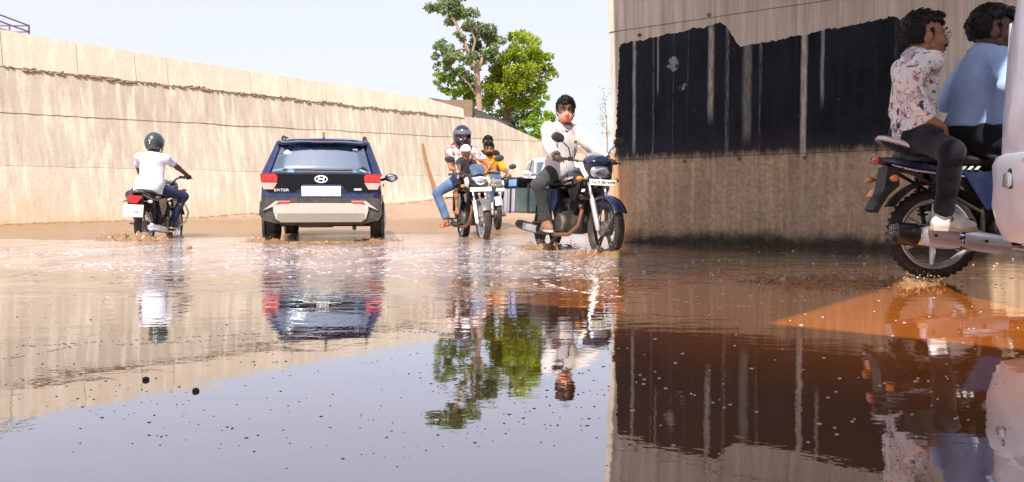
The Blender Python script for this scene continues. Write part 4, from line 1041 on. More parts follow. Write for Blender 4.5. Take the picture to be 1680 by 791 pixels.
        m = MB(); m.tube([(2.62, s * .82, 1.02), (2.60, s * .90, 1.04)], .025); m.ell((2.60, s * 1.0, 1.06), (.06, .115, .075), 16); m.build('wing_mirror', GLOSSB, c)
        m = MB(); m.ell((2.548, s * 1.0, 1.06), (.012, .095, .058), 14); m.build('mirror_glass', MIRR, c)
        m = MB(); m.box((1.15, s * .868, .90), (.16, .022, .03), bev=.01); m.build('door_handle', SUVBLUE, c); m = MB(); m.box((2.1, s * .863, .90), (.16, .022, .03), bev=.01); m.build('door_handle', SUVBLUE, c)
    m = MB(); m.box((1.9, 0, .31), (3.3, 1.2, .05)); m.tube([(.72, -.7, .30), (.72, .7, .30)], .045, 10); m.tube([(.2, -.45, .24), (1.0, -.42, .25)], .03); m.box((.45, .1, .30), (.25, .5, .1), bev=.03); m.build('underbody', CLAD, c)
    m = MB(); m.tube([(.05, .3, .50), (.03, .1, .505)], .02)
    # window stickers
    m = MB(); m.prism([(.43, 1.33), (.49, 1.38), (.55, 1.33), (.49, 1.28)], .29, .296, 'YZ').build('sticker', mat('white_sticker', (.8, .85, .9), .5), c)
    m = MB(); m.prism([(-.43, 1.34), (-.43, 1.40), (-.50, 1.40), (-.50, 1.34)], .325, .331, 'YZ').build('sticker', WHITEP, c)
    m = MB(); m.tube([(.15, .05, 1.06), (.21, -.30, 1.10), (.20, -.32, 1.11)], .009, 6).build('wiper', GLOSSB, c)
    return c

WHITECAR = mat('white_car_paint', (.78, .78, .78), .25, coat=.6, dirt=(.4, .28, .18), dirt_amt=.12)
def build_far_car(mtx):
    c = thing('car', 'white car coming down the ramp behind the motorcycles', 'car', mtx)
    car_body(c, WHITECAR, 3.9, .84, .24, .98, 1.5, [(.0, .36, .86, .70), (.06, .28, .98, .80), (.4, .24, 1.0, .84), (1.9, .22, .98, .84), (2.75, .22, .97, .84), (3.35, .24, .92, .80), (3.75, .26, .80, .70), (3.86, .32, .66, .56)], None)
    greenhouse(c, WHITECAR, .20, .70, 2.0, 2.85, .78, .62, .985, 1.52, CARGLASS, REARGLASS)
    for s in (1, -1):
        m = MB(); m.ell((3.66, s * .57, .72), (.16, .15, .085), 16); m.build('headlight', REFL, c)
        car_wheel(c, .7, s * .75, .30); car_wheel(c, 3.15, s * .75, .30)
        m = MB(); m.ell((2.6, s * .95, 1.02), (.06, .10, .065), 14); m.tube([(2.62, s * .8, .99), (2.6, s * .9, 1.01)], .02); m.build('wing_mirror', WHITECAR, c)
    m = MB(); m.prism([(-.42, .66), (.42, .66), (.36, .54), (-.36, .54)], 3.6, 3.868, 'YZ').build('grille', GLOSSB, c)
    m = MB(); m.box((3.87, 0, .47), (.012, .45, .10), bev=.005).build('number_plate', PLATE, c)
    return c

VANW = mat('van_white', (.62, .62, .70), .3, coat=.5, var=.04, vscale=3, dirt=(.36, .30, .27), dirt_amt=.3)
def build_van(mtx):
    """rear of a white van; local x forward"""
    c = thing('van', 'white van cut off at the right edge, its rear corner in front of the riders', 'van', mtx)
    m = MB(); rings = []
    for x, z0, z1, w in ((.0, .62, 1.02, .66), (.035, .45, 1.50, .74), (.085, .40, 1.80, .775), (.22, .38, 1.90, .79), (1.6, .36, 1.93, .80), (2.7, .36, 1.90, .79), (3.2, .36, 1.15, .76), (3.6, .42, .95, .66)):
        h = z1 - z0
        half = [(0, z0), (w * .86, z0), (w * .97, z0 + .05), (w, z0 + h * .25), (w * .995, z0 + h * .5), (w * .95, z0 + h * .8), (w * .88, z0 + h * .95), (w * .78, z1), (0, z1 + .03)]
        rings.append([(x, -y, z) for y, z in half] + [(x, y, z) for y, z in half[-2:0:-1]])
    m.loft(rings).build('body', VANW, c, sharp=30)
    # bulging bumper
    m = MB(); rings = []
    prof = [(.02, .79), (-.02, .775), (-.04, .73), (-.033, .62), (-.037, .52), (-.01, .42), (.03, .34), (.16, .31), (.3, .33), (.3, .79)]
    for yy, k in ((-.80, .55), (-.77, .85), (-.62, 1), (0, 1.03), (.62, 1), (.77, .85), (.80, .55)):
        off = .11 if abs(yy) > .79 else (.045 if abs(yy) > .7 else 0)
        rings.append([(x + off if x < .25 else x, yy, z) for x, z in prof])
    bp = m.loft(rings).build('rear_bumper', VANW, c, sharp=30)
    for s in (1, -1):
        m = MB(); m.box((.006, s * .575, .655), (.06, .20, .105), Matrix.Rotation(R(-s * 14), 3, 'Z'), .012); l = m.build('lamp_housing', GLOSSB, bp)
        m = MB(); m.box((-.010, s * .572, .648), (.05, .185, .078), Matrix.Rotation(R(-s * 14), 3, 'Z'), .012); m.build('fog_lamp', mat('grey_lens', (.30, .32, .36), .2, .3, coat=.6), bp)
        m = MB(); m.prism([(s * .77, 1.05), (s * .76, 1.5), (s * .68, 1.5), (s * .69, 1.05)], .02, .12, 'YZ')
        car_wheel(c, .62, s * .69, .29, .16); car_wheel(c, 2.9, s * .69, .29, .16)
        m = MB(); m.prism([(.35, 1.1), (2.4, 1.1), (2.35, 1.62), (.42, 1.62)], s * .78, s * .80); m.build('side_window', CARGLASS, c)
    m = MB(); m.prism([(-.40, 1.15), (.40, 1.15), (.38, 1.62), (-.38, 1.62)], .02, .06, 'YZ').build('rear_window', CARGLASS, c)
    for s in (1, -1):
        m = MB(); m.tube([(.04, s * .70, .98), (.05, s * .70, 1.45)], .012, 6); m.build('body_crease', VANW, c)
    m = MB(); m.box((-.05, 0, .90), (.02, .46, .12), bev=.006).build('number_plate', PLATE, c)
    m = MB(); m.box((1.7, 0, .30), (3.0, 1.2, .06)); m.tube([(.62, -.66, .29), (.62, .66, .29)], .04); m.build('underbody', CLAD, c)
    return c
# ------------------------------------------------------------------ setting
def smooth(a, b, x): t = min(max((x - a) / (b - a), 0), 1); return t * t * (3 - 2 * t)
WA, WB_ = V((-11.3, 17.4)), V((-2.6, 28.0)); WDIR = (WB_ - WA).normalized(); WN = V((WDIR.y, -WDIR.x))      # left wall line, normal towards the road
def wall_dist(x, y): return (V((x, y)) - WA).dot(WN)
def road_z(x, y):
    d = wall_dist(x, y)
    z = 0 if y < 15 else (.0042 * (y - 15) ** 2 if y < 31 else 1.075 + .14 * (y - 31))
    z = min(z, 3.4)
    return z
def ground_z(x, y):
    n = mnoise.noise(V((x * .35, y * .35, 3))) * .045 + mnoise.noise(V((x * 1.4, y * 1.4, 8))) * .018 + mnoise.noise(V((x * 5, y * 5, 1))) * .006
    d = wall_dist(x, y)
    pool = -.07 + .10 * smooth(10.5, 15.5, y + max(0, -x - 3) * .42 + 1.2 * mnoise.noise(V((x * .25, y * .25, 0))))
    bank = .035 * smooth(3.2, .3, d) if y < 30 else .05 * smooth(1.5, .2, d)
    z = pool + bank + road_z(x, y) + n
    if d < -1.3: z = 4.0 + .25 * n * 4 - smooth(24, 42, y) * .9                      # land held up by the wall
    # foot of the right wall
    return z
GROUND = ground_mat()
def build_ground():
    def axis(lo, hi, fine_lo, fine_hi, step):
        a = list(np.arange(fine_lo, fine_hi + 1e-6, step)); s = step; x = fine_lo
        while x > lo: s *= 1.35; x -= s; a.insert(0, x)
        s = step; x = fine_hi
        while x < hi: s *= 1.35; x += s; a.append(x)
        return a
    xs = axis(-1500, 1500, -14, 13, .22); ys = axis(-1500, 1500, 2, 40, .22)
    vs = [(x, y, ground_z(x, y)) for y in ys for x in xs]; n = len(xs)
    fs = [(j * n + i, j * n + i + 1, (j + 1) * n + i + 1, (j + 1) * n + i) for j in range(len(ys) - 1) for i in range(n - 1)]
    m = MB(); m.add(vs, fs); o = m.build('ground', GROUND, sharp=180); tag(o, kind='structure')
build_ground()
m = MB(); N = 60
xs = np.linspace(-16, 14, N); ys = np.linspace(-8, 18, N)
m.add([(x, y, 0) for y in ys for x in xs], [(j * N + i, j * N + i + 1, (j + 1) * N + i + 1, (j + 1) * N + i) for j in range(N - 1) for i in range(N - 1)])
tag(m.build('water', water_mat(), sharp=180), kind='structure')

# ---- left retaining wall: three cast lifts, a band of separate panels on top
LW = thing('retaining_wall', 'long tan concrete retaining wall curving up along the left of the ramp', 'wall', Matrix.Translation((WA.x, WA.y, 0)) @ Matrix.Rotation(math.atan2(WDIR.y, WDIR.x), 4, 'Z'))
def lw_top(s):        # wall-top height along the wall (s metres from the left reference point)
    return float(np.interp(s, [-8, 0, 6.6, 13.7, 16.4, 19.4, 21.8, 25, 30, 40], [4.50, 4.48, 4.37, 4.33, 4.06, 3.40, 2.93, 2.75, 2.9, 3.3]))
BAT = math.tan(R(8))
def lw_patch(name, s0, s1, zb, zt, proud, mt, parent, ragged=0, step=.16, thick=.35, seed=0):
    """slab of wall between two height curves, front face leaning back with the batter"""
    ns = max(2, int((s1 - s0) / step)); nz = max(2, int(1.0 / .12)); m = MB(); vs = []
    for i in range(ns + 1):
        s = s0 + (s1 - s0) * i / ns
        r = ragged * (mnoise.noise(V((s * 1.1, seed, 0))) * .9 + mnoise.noise(V((s * 4.5, seed, 2))) * .55)
        b = zb(s) + r; t = max(zt(s), b + .02)
        if ragged == 0: t = max(zt(s), b + .02)
        for k in range(nz + 1):
            z = b + (t - b) * k / nz
            y = z * BAT - proud + .010 * mnoise.noise(V((s * .6, z * .9, seed))) + .005 * mnoise.noise(V((s * 4, z * 3, seed + 5)))
            vs.append((s, y, z))
    M_ = nz + 1
    fs = [(i * M_ + k, (i + 1) * M_ + k, (i + 1) * M_ + k + 1, i * M_ + k + 1) for i in range(ns) for k in range(nz)]
    nf = len(vs)
    vs += [(v[0], v[1] + thick + proud, v[2]) for v in vs]
    fs += [tuple(nf + q for q in f[::-1]) for f in fs]
    for i in range(ns):
        for k in (0, nz):
            a, b = i * M_ + k, (i + 1) * M_ + k; fs.append((a, b, b + nf, a + nf))
    for i in (0, ns):
        for k in range(nz):
            a, b = i * M_ + k, i * M_ + k + 1; fs.append((a, b, b + nf, a + nf))
    m.add(vs, fs); return m.build(name, mt, parent, sharp=50)
c0 = lambda s: -.4; c1 = lambda s: min(1.40 + .012 * s + .03 * mnoise.noise(V((s * .9, 3, 0))) + .012 * mnoise.noise(V((s * 6, 3, 0))), lw_top(s) - .02); c2 = lambda s: min(2.58 + .030 * s + .03 * mnoise.noise(V((s * .9, 7, 0))) + .014 * mnoise.noise(V((s * 6, 7, 0))), lw_top(s) - .01); c3 = lambda s: min(3.66 + .010 * s, lw_top(s) - .005)
LWM = [left_wall_mat('tan_concrete_low', 1.06, .9), left_wall_mat('tan_concrete_mid', .96, 1.0), left_wall_mat('tan_concrete_high', .90, 1.1), left_wall_mat('tan_concrete_band', 1.14, .4)]
lw_patch('lower_lift', -9, 40, c0, lambda s: c1(s) - .003, .012, LWM[0], LW, seed=1, thick=.5)
lw_patch('middle_lift', -9, 26, lambda s: c1(s) + .003, lambda s: c2(s) - .003, .0, LWM[1], LW, seed=2, thick=.5)
lw_patch('upper_lift', -9, 20, lambda s: c2(s) + .003, lambda s: c3(s) + .03, .014, LWM[2], LW, seed=3, thick=.5)
joints = [-9, -6.5, -3.8, -1.2, .35, 1.95, 3.35, 4.2, 6.65, 7.9, 9.3, 10.7, 12.2, 13.6, 15.6]
for i in range(len(joints) - 1):
    p = lw_patch('concrete_panel', joints[i] + .007, joints[i + 1] - .007, lambda s: c3(s) - .02, lw_top, .036 + .006 * (i % 3), LWM[3], LW, ragged=.045, step=.07, seed=9, thick=.45)
# spalled ledge of old mortar under the panel band
m = MB(); random.seed(3)
for i in range(300):
    s = random.uniform(-2, 14.5); z = c3(s) - .03 + .05 * mnoise.noise(V((s * 1.1, 9, 0))) + random.uniform(-.05, .03); r = random.uniform(.015, .055)
    m.ell((s, z * BAT - .03, z), (r * 1.6, .03, r * .6), 6, Matrix.Rotation(random.uniform(-.5, .5), 3, 'Y'))
tag(m.build('spalled_mortar', mat('dark_mortar', (.28, .20, .145), .95, bump=.5, bscale=40), LW), kind='stuff')
lw_patch('footing', 9.8, 24, c0, lambda s: ground_z(*(WA + WDIR * s + WN * .3)) + .08, .30, LWM[3], LW, seed=4, thick=.3)
# mud crumbs along the foot
m = MB()
for i in range(900):
    s = random.uniform(-3, 14); q = WA + WDIR * s + WN * (.05 + abs(random.gauss(0, .35))); r = random.uniform(.006, .032)
    m.ell((q.x, q.y, ground_z(q.x, q.y) + r * .2), (r * 1.3, r, r * .6), 6, Matrix.Rotation(random.random() * 3, 3, 'Z'))
tag(m.build('mud_clods', mat('mud_clod', (.25, .14, .075), .95, bump=.5, bscale=30)), 'crumbled brown mud along the foot of the tan wall', 'mud', kind='stuff')

# ---- right wall
U0, U1 = V((1.44, 11.0)), V((5.3, 8.2)); UD = (U1 - U0).normalized()
RW = thing('abutment_wall', 'tall concrete wall on the right with a big black painted panel', 'wall', Matrix.Translation((U0.x, U0.y, 0)) @ Matrix.Rotation(math.atan2(UD.y, UD.x), 4, 'Z'))
RWM = right_wall_mat()
def rw_patch(name, z0, z1, proud, seed, u1=7.4):
    nu, nz = 90, 24; m = MB(); vs = []
    for i in range(nu + 1):
        u = u1 * i / nu
        for k in range(nz + 1):
            z = z0 + (z1 - z0) * k / nz
            uu = u - .042 * z * (1 - u / u1)
            vs.append((uu, -proud + .010 * mnoise.noise(V((u * .8, z * .9, seed))) + .004 * mnoise.noise(V((u * 5, z * 3, seed + 5))), z))
    M_ = nz + 1; nf = len(vs)
    fs = [(i * M_ + k, (i + 1) * M_ + k, (i + 1) * M_ + k + 1, i * M_ + k + 1) for i in range(nu) for k in range(nz)]
    vs += [(v[0], 1.1, v[2]) for v in vs]; fs += [tuple(nf + q for q in f[::-1]) for f in fs]
    for i in range(nu):
        for k in (0, nz): a, b = i * M_ + k, (i + 1) * M_ + k; fs.append((a, b, b + nf, a + nf))
    for i in (0, nu):
        for k in range(nz): a, b = i * M_ + k, i * M_ + k + 1; fs.append((a, b, b + nf, a + nf))
    m.add(vs, fs); return m.build(name, RWM, RW, sharp=50)
rw_patch('lower_lift', -.3, 1.128, .012, 1); rw_patch('middle_lift', 1.134, 2.895, .0, 2); rw_patch('upper_lift', 2.901, 5.0, .016, 3)
for i, (u, z) in enumerate(((2.55, 1.075), (1.02, 1.085), (3.6, 1.07), (2.63, 3.02), (1.33, 2.93), (.35, 2.80), (1.75, 1.09))):
    m = MB(); m.lathe([(.022, -.004), (.022, .02), (0, .02)], (u, -.018, z), 'Y', 10); m.lathe([(.022, -.004), (.014, -.004), (.012, .015)], (u, -.018, z), 'Y', 10); m.build('tie_hole', BLKM, RW)
m = MB()
for i in range(160):
    u = random.uniform(.1, 7); r = random.uniform(.01, .04); q = U0 + UD * u + V((UD.y, -UD.x)) * random.uniform(.03, .16)
    m.ell((q.x, q.y, .0), (r * 1.5, r, r * .7), 6)
tag(m.build('moss_and_grit', mat('wet_grit', (.03, .022, .016), .7, bump=.5, bscale=30)), 'dark wet grit along the foot of the black painted wall', 'grit', kind='stuff')

# ---- skewed bridge decks overhead (unseen; outlines shaped to cast the right-hand shade)
SX = V((SUN_H.x, SUN_H.y)) * (5.0 / math.tan(SUN_EL))
DECKM = mat('deck_concrete', (.30, .27, .24), .9, bump=.4, bscale=20)
def deck(label, poly):
    P = poly
    m = MB(); m.prism(P, 5.0, 5.55, 'XY'); o = m.build('shade_bridge_deck', DECKM); tag(o, label, 'bridge')
deck('unseen concrete bridge deck over the black painted wall, shaped to cast its shade', [(.085, -.755), (1.97, 1.56), (4.12, 4.2), (5.5, 8.05), (1.50, 11.0), (1.22, 10.3), (.72, 7.17), (.32, 4.37), (.02, 2.17), (-.30, -.49)])
deck('unseen concrete bridge deck high behind the camera, shaped to shade the near puddle', [(.08, -.76), (.49, -1.13), (2.8, -3.2), (2.8, -10), (-10, -10), (-10, 1.2), (-6, 2.5), (-2.4, .8)])
sw = thing('shade_side_wall', 'unseen concrete side wall added at the right of the camera to block skylight', 'wall')  # unseen wall, added to keep skylight off the shaded water
m = MB(); m.prism([(7.5, 6.35), (8.1, 6.0), (9.4, -9), (8.8, -9)], -.2, 4.98, 'XY'); m.build('cast_wall', DECKM, sw)

# ---- rooftop with railing behind the wall, tin shed roof, timber strip
b = thing('rooftop', 'small flat roof with a metal pipe railing above the wall at far left', 'building', Matrix.Translation((-15.75, 21.6, .08)))
m = MB(); m.box((0, 0, 2.6), (3.2, 3.4, 5.0), bev=.03).build('wall', LWM[3], b)
m = MB(); m.box((0, 0, 5.20), (3.6, 3.7, .20), bev=.03).build('roof_slab', LWM[3], b)
RAILM = mat('rail_metal', (.16, .13, .17), .4, .5)
m = MB()
for y in (-1.7, 1.7):
    for z in (5.48, 5.66): m.tube([(-1.7, y, z), (1.7, y, z)], .022, 6)
for z in (5.48, 5.66): m.tube([(1.7, -1.7, z), (1.7, 1.7, z)], .022, 6)
m.build('rail', RAILM, b)
for x in np.linspace(-1.7, 1.7, 7):
    for y in (-1.7, 1.7): m = MB(); m.tube([(x, y, 5.28), (x, y, 5.68)], .022, 6); m.build('rail_post', RAILM, b)
sh = thing('shed_roof', 'dark sloping tin shed roof showing over the wall below the trees', 'shed', Matrix.Translation((-2.55, 33.0, 0)))
m = MB(); n = 22; vs = []
A, B_, C_, D_ = V((-.9, 0, 4.98)), V((1.8, .2, 3.9)), V((2.6, 2.4, 4.1)), V((.2, 2.4, 5.1))
for i in range(n + 1):
    t = i / n; w = .03 * (i % 2); vs += [A.lerp(B_, t) + V((0, 0, w)), D_.lerp(C_, t) + V((0, 0, w))]
m.add(vs, [(2 * i, 2 * i + 1, 2 * i + 3, 2 * i + 2) for i in range(n)]); o = m.build('tin_sheet', mat('dark_tin', (.07, .05, .045), .6, .4), sh); md = o.modifiers.new('t', 'SOLIDIFY'); md.thickness = .03
m = MB(); m.box((.1, 1.0, 3.9), (1.6, 1.8, 2.0)); m.tube([(1.9, .3, 3.0), (1.9, .3, 3.85)], .05); m.build('shed_wall', mat('shed_wall', (.20, .13, .09), .9), sh)
# timber strip standing against the wall
WOODM = mat('weathered_timber', (.30, .145, .06), .85, var=.4, vscale=20, bump=.5, bscale=50)
sp = WA + WDIR * 13.35
tm = thing('timber_plank', 'split brown timber plank leaning against the tan wall', 'plank', Matrix.Translation((sp.x, sp.y, 0)) @ Matrix.Rotation(math.atan2(WDIR.y, WDIR.x), 4, 'Z'))
g0 = ground_z(sp.x + WN.x * .2, sp.y + WN.y * .2)
for k, (ds, w) in enumerate(((0, .075), (.10, .045))):
    m = MB(); rings = []
    for i in range(9):
        t = i / 8; z = g0 + 1.95 * t * (1 - .12 * k); ww = w * (1 - .85 * t) + .012; yy = z * BAT - .10 - .30 * (1 - t) ** 2; xx = .10 - .20 * t + ds * (1 - t) + .02 * mnoise.noise(V((k, t * 6, 0)))
        rings.append([(xx - ww, yy, z), (xx + ww, yy - .01, z), (xx + ww, yy + .05, z), (xx - ww, yy + .05, z)])
    m.loft(rings).build('split_board', WOODM, tm)

# ------------------------------------------------------------------ trees
BARK = mat('tan_bark', (.30, .215, .155), .9, var=.25, bump=.8, bscale=14); BARKD = mat('dark_bark', (.13, .085, .06), .9, var=.25, bump=.8, bscale=14)
def px(x, y, D): return V(((x - 840) / 1300 * D, D, .5 + (338 - y) / 1300 * D))
def foliage(name, clumps, per, size, mt, parent, seed, droop=.3):
    rs = np.random.RandomState(seed); C, Rr, T = [], [], []
    for (x, y, r, D) in clumps:
        rad = r * 1.36 / 1300 * D; n = int(per * (r / 25) ** 2 * .85)
        c = np.array(px(x, y, D))
        nb_ = max(4, int(r / 3.2)); cen = c + rs.normal(size=(nb_, 3)) * rad * np.array([.42, .42, .40]); lum = rs.rand(nb_)
        pick = rs.randint(0, nb_, n); d = rs.normal(size=(n, 3)); d /= np.linalg.norm(d, axis=1)[:, None]; rr = rad * .50 * (.35 + .65 * rs.rand(n) ** .5)
        C.append(cen[pick] + d * rr[:, None] * np.array([1, 1, .75])); T.append(np.clip(lum[pick] * .6 + rs.rand(n) * .4, 0, 1))
    C = np.concatenate(C); T = np.concatenate(T); n = len(C)
    a = rs.normal(size=(n, 3)); a[:, 2] -= droop; a /= np.linalg.norm(a, axis=1)[:, None]
    b = np.cross(a, rs.normal(size=(n, 3))); b /= np.linalg.norm(b, axis=1)[:, None]; nn = np.cross(a, b)
    L = size * .85 * (.6 + .8 * rs.rand(n))[:, None]; Wd = L * .42
    P = np.stack([C - a * L * .5, C + b * Wd * .5 + nn * L * .08, C + a * L * .5, C - b * Wd * .5 + nn * L * .08], 1).reshape(-1, 3)
    me = bpy.data.meshes.new(name); me.vertices.add(4 * n); me.vertices.foreach_set('co', P.astype(np.float32).ravel())
    me.loops.add(4 * n); me.loops.foreach_set('vertex_index', np.arange(4 * n, dtype=np.int32)); me.polygons.add(n); me.polygons.foreach_set('loop_start', np.arange(0, 4 * n, 4, dtype=np.int32))
    me.update(calc_edges=True)
    at = me.attributes.new('tone', 'FLOAT', 'FACE'); at.data.foreach_set('value', T.astype(np.float32))
    o = link(name, me, parent, [mt]); o.matrix_parent_inverse = parent.matrix_world.inverted() if parent else Matrix(); tag(o, kind='stuff'); return o
def limbs(name, paths, mt, parent):
    m = MB()
    for pts, r0, r1 in paths:
        P = [px(*p) for p in pts]; n = len(P); Q = []
        for i, p in enumerate(P): Q.append(p + V((mnoise.noise(p) * .06, mnoise.noise(p + V((3, 1, 0))) * .1, 0)))
        m.tube(Q, [r0 + (r1 - r0) * i / (n - 1) for i in range(n)], 8)
    o = m.build(name, mt, parent); o.matrix_parent_inverse = parent.matrix_world.inverted(); return o
def tree(label, base, cl, per, size, lm, bm_, trunk, branches, seed, name='tree'):
    t = thing(name, label, 'tree', Matrix.Translation(base)); bpy.context.view_layer.update()
    limbs('trunk', trunk, bm_, t)
    if branches: limbs('limb', branches, bm_, t)
    foliage('crown', cl, per, size, lm, t, seed)
LEAF_A = leaf_mat('blue_green_leaves', (.09, .16, .09), (.34, .42, .20)); LEAF_B = leaf_mat('yellow_green_leaves', (.10, .20, .015), (.44, .52, .03)); LEAF_C = leaf_mat('dark_green_leaves', (.018, .05, .022), (.07, .13, .03)); LEAF_D = leaf_mat('fresh_green_leaves', (.10, .24, .03), (.38, .54, .06))
DT = 45
tree('tall thin tree with bare tan trunk and small tufted crown above the wall', px(792, 240, DT),
     [(735, 14, 17, 45), (752, 4, 14, 45), (764, 20, 17, 45), (742, 30, 13, 46), (722, 22, 9, 45), (770, 42, 15, 45), (788, 52, 17, 45.5), (805, 66, 17, 45), (783, 75, 15, 46), (812, 84, 13, 44.6), (800, 98, 15, 45.3), (734, 80, 13, 45), (748, 92, 14, 44.6), (722, 92, 10, 45), (738, 105, 13, 45.4), (765, 110, 15, 46), (722, 112, 6, 45), (720, 140, 6, 45), (758, 66, 9, 45), (772, 90, 10, 44)], 900, .34, LEAF_A, BARK,
     [([(792, 240, 45), (789, 190, 45), (786, 160, 45), (784, 135, 45), (783, 118, 45)],   .20, .13)],
     [([(783, 120, 45), (774, 98, 45), (766, 78, 45), (756, 58, 45), (745, 38, 45), (738, 22, 45)], .15, .03), ([(783, 120, 45), (790, 104, 45), (794, 88, 45), (800, 70, 45.2)], .13, .03), ([(774, 98, 45), (780, 70, 45), (770, 40, 45), (764, 20, 45)], .08, .02), ([(768, 82, 45), (752, 84, 44.8), (736, 90, 45)], .06, .02), ([(787, 165, 45), (770, 140, 44.8), (752, 122, 44.6)], .08, .02), ([(756, 58, 45), (750, 40, 45), (728, 28, 45)], .05, .015)], 11)
tree('broad round yellow green tree right of the tall thin tree', px(830, 240, 47),
     [(842, 80, 20, 46), (862, 84, 20, 47), (828, 95, 19, 46), (850, 104, 22, 45.6), (878, 98, 19, 47), (893, 108, 14, 47), (905, 118, 9, 47), (890, 128, 17, 47), (866, 122, 20, 46), (836, 122, 20, 45.4), (815, 118, 18, 46), (850, 142, 20, 45.6), (826, 146, 19, 46), (874, 146, 15, 47), (892, 142, 9, 47), (806, 140, 16, 46.4), (802, 162, 15, 46.8), (824, 168, 18, 46.4), (846, 165, 16, 46), (838, 66, 10, 46), (855, 66, 9, 46.6)], 1000, .30, LEAF_B, BARKD,
     [([(830, 250, 47), (831, 215, 47), (832, 190, 47), (836, 168, 47)], .30, .20)], [([(834, 175, 47), (846, 150, 47), (862, 126, 47), (880, 108, 47)], .14, .03), ([(834, 175, 47), (828, 150, 47), (834, 118, 47), (842, 88, 47)], .14, .03), ([(834, 178, 47), (816, 160, 46.6), (806, 140, 46.4)], .09, .02), ([(846, 150, 47), (880, 146, 47), (900, 126, 47)], .07, .02)], 12)
tree('low leafy light green tree at the left foot of the tall thin tree', px(755, 240, 48),
     [(748, 122, 12, 47.6), (730, 126, 10, 47.6), (768, 132, 15, 47.4), (752, 142, 15, 47.5), (734, 148, 10, 48), (762, 156, 15, 47.5), (780, 150, 14, 48), (748, 160, 10, 48), (775, 172, 14, 48), (720, 122, 6, 47.6)], 1000, .30, LEAF_D, BARKD,
     [([(758, 250, 48), (760, 210, 48), (762, 175, 48), (764, 150, 48)], .18, .08)], None, 13)
tree('dark bushy tree behind the yellow green tree', px(862, 240, 51),
     [(858, 172, 17, 51), (842, 186, 15, 51), (866, 190, 16, 51), (850, 205, 15, 50.5), (815, 192, 14, 51), (798, 186, 12, 51), (872, 165, 12, 51), (830, 205, 15, 51), (808, 208, 13, 51)], 1000, .30, LEAF_C, BARKD, [([(858, 260, 51), (858, 200, 51), (860, 180, 51)], .18, .06)], None, 14)
tree('bright green bushy tree lowest and furthest right beside the masked rider', px(890, 260, 46),
     [(886, 172, 13, 46), (898, 182, 11, 46), (878, 186, 13, 46), (892, 198, 14, 45.6), (872, 206, 13, 45.6), (886, 214, 14, 45.6), (906, 196, 9, 46), (866, 218, 10, 45.5), (880, 226, 12, 45.4), (893, 163, 7, 46), (900, 212, 12, 46)], 1000, .28, LEAF_D, BARKD, [([(888, 280, 46), (887, 220, 46), (887, 190, 46)], .15, .05)], None, 15)
tree('faint feathery sapling against the sky beside the black painted wall', px(990, 300, 40),
     [(990, 160, 10, 40), (985, 176, 9, 40), (992, 190, 10, 40), (988, 205, 9, 40), (996, 222, 10, 40), (998, 150, 9, 40)], 160, .16, LEAF_D, BARK, [([(996, 300, 40), (996, 240, 40), (994, 200, 40), (990, 158, 40)], .05, .015)], [([(995, 215, 40), (984, 200, 40), (979, 192, 40)], .015, .006), ([(994, 195, 40), (984, 178, 40), (978, 170, 40)], .015, .006)], 16)
# ------------------------------------------------------------------ placing vehicles and people
WHITE_SHIRT = cloth_mat('white_shirt', (.54, .49, .49), .05); TEE = cloth_mat('white_tee', (.56, .55, .61), .05)
BLUE_SHIRT = cloth_mat('pale_blue_shirt', (.30, .42, .68), .08); ORANGE = cloth_mat('orange_shirt', (.72, .27, .02), .1)
BLACKCL = cloth_mat('black_cloth', (.012, .012, .014), .2); GREYTR = cloth_mat('charcoal_trousers', (.045, .045, .045), .2)
NAVYJ = cloth_mat('navy_jeans', (.012, .018, .055), .25); JEANS = cloth_mat('blue_jeans', (.09, .145, .26), .35); DARKTR = cloth_mat('dark_trousers', (.008, .009, .014), .25)
FLORAL = print_mat('floral_print', (.74, .70, .68), [((.44, .40, .48), 10, .54, .62), ((.28, .06, .08), 20, .58, .62), ((.05, .045, .09), 12, .59, .63), ((.40, .25, .15), 17, .63, .67), ((.42, .10, .10), 34, .60, .63)])
PLAID = plaid_mat('plaid_shirt')
BROWNSH = mat('brown_leather', (.22, .10, .065), .65, bump=.3, dirt=MUD, dirt_amt=.5); BLKSH = mat('black_leather', (.02, .02, .022), .4); WHSH = mat('white_sneaker', (.72, .70, .68), .6, bump=.2, bscale=70, dirt=(.4, .28, .18), dirt_amt=.25)
SANDAL = mat('tan_sandal', (.42, .16, .07), .7); YELS = mat('yellow_sandal', (.62, .38, .10), .7)
HELB = mat('black_helmet', (.012, .013, .018), .18, coat=.8); HELG = mat('grey_helmet', (.032, .045, .043), .35, coat=.3)
def heading(r, f): return math.atan2(f[1] - r[1], f[0] - r[0])

# --- front motorcycle with the masked rider
h1 = heading((.42, 9.45), (.955, 8.3)); M1 = frame(.42, 9.45, -.05, h1, R(-2), 0, 1.04)
b1 = bike('black and navy motorcycle with large headlamp ridden by the masked man', M1, 'motorcycles in the flooded underpass', plate_f='GJ15 BE 4398', front='cowl', spokes='alloy')
p1 = person('man in a white shirt and salmon face mask riding the motorcycle by the black wall', M1, (.20, 0, .90), 10, yaw=-22, pitch=4,
            hands=[grip((.80, .33, 1.01), 1), grip((.80, -.33, 1.01), -1)], feet=[dict(p=(.42, .22, .36), d=(1, .15, -.08)), dict(p=(.40, -.24, .35), d=(1, -.15, -.06))],
            knee=((.35, .5, 1), (.35, -.5, 1)), elbow=((-.4, .7, -.6), (-.4, -.7, -.6)), h=.0085, skin=SKIN_DARK, shirt=WHITE_SHIRT, trousers=GREYTR, shoe=BROWNSH, hairvol=1.0, untucked=.05, loose=.014, s=1.03)
hp, hs, HM = p1['hp'], p1['hs'], p1['HM']; rt = p1['root']
F = Field([p1['hc'][i] - .16 for i in range(3)], [p1['hc'][i] + .16 for i in range(3)], .0065)
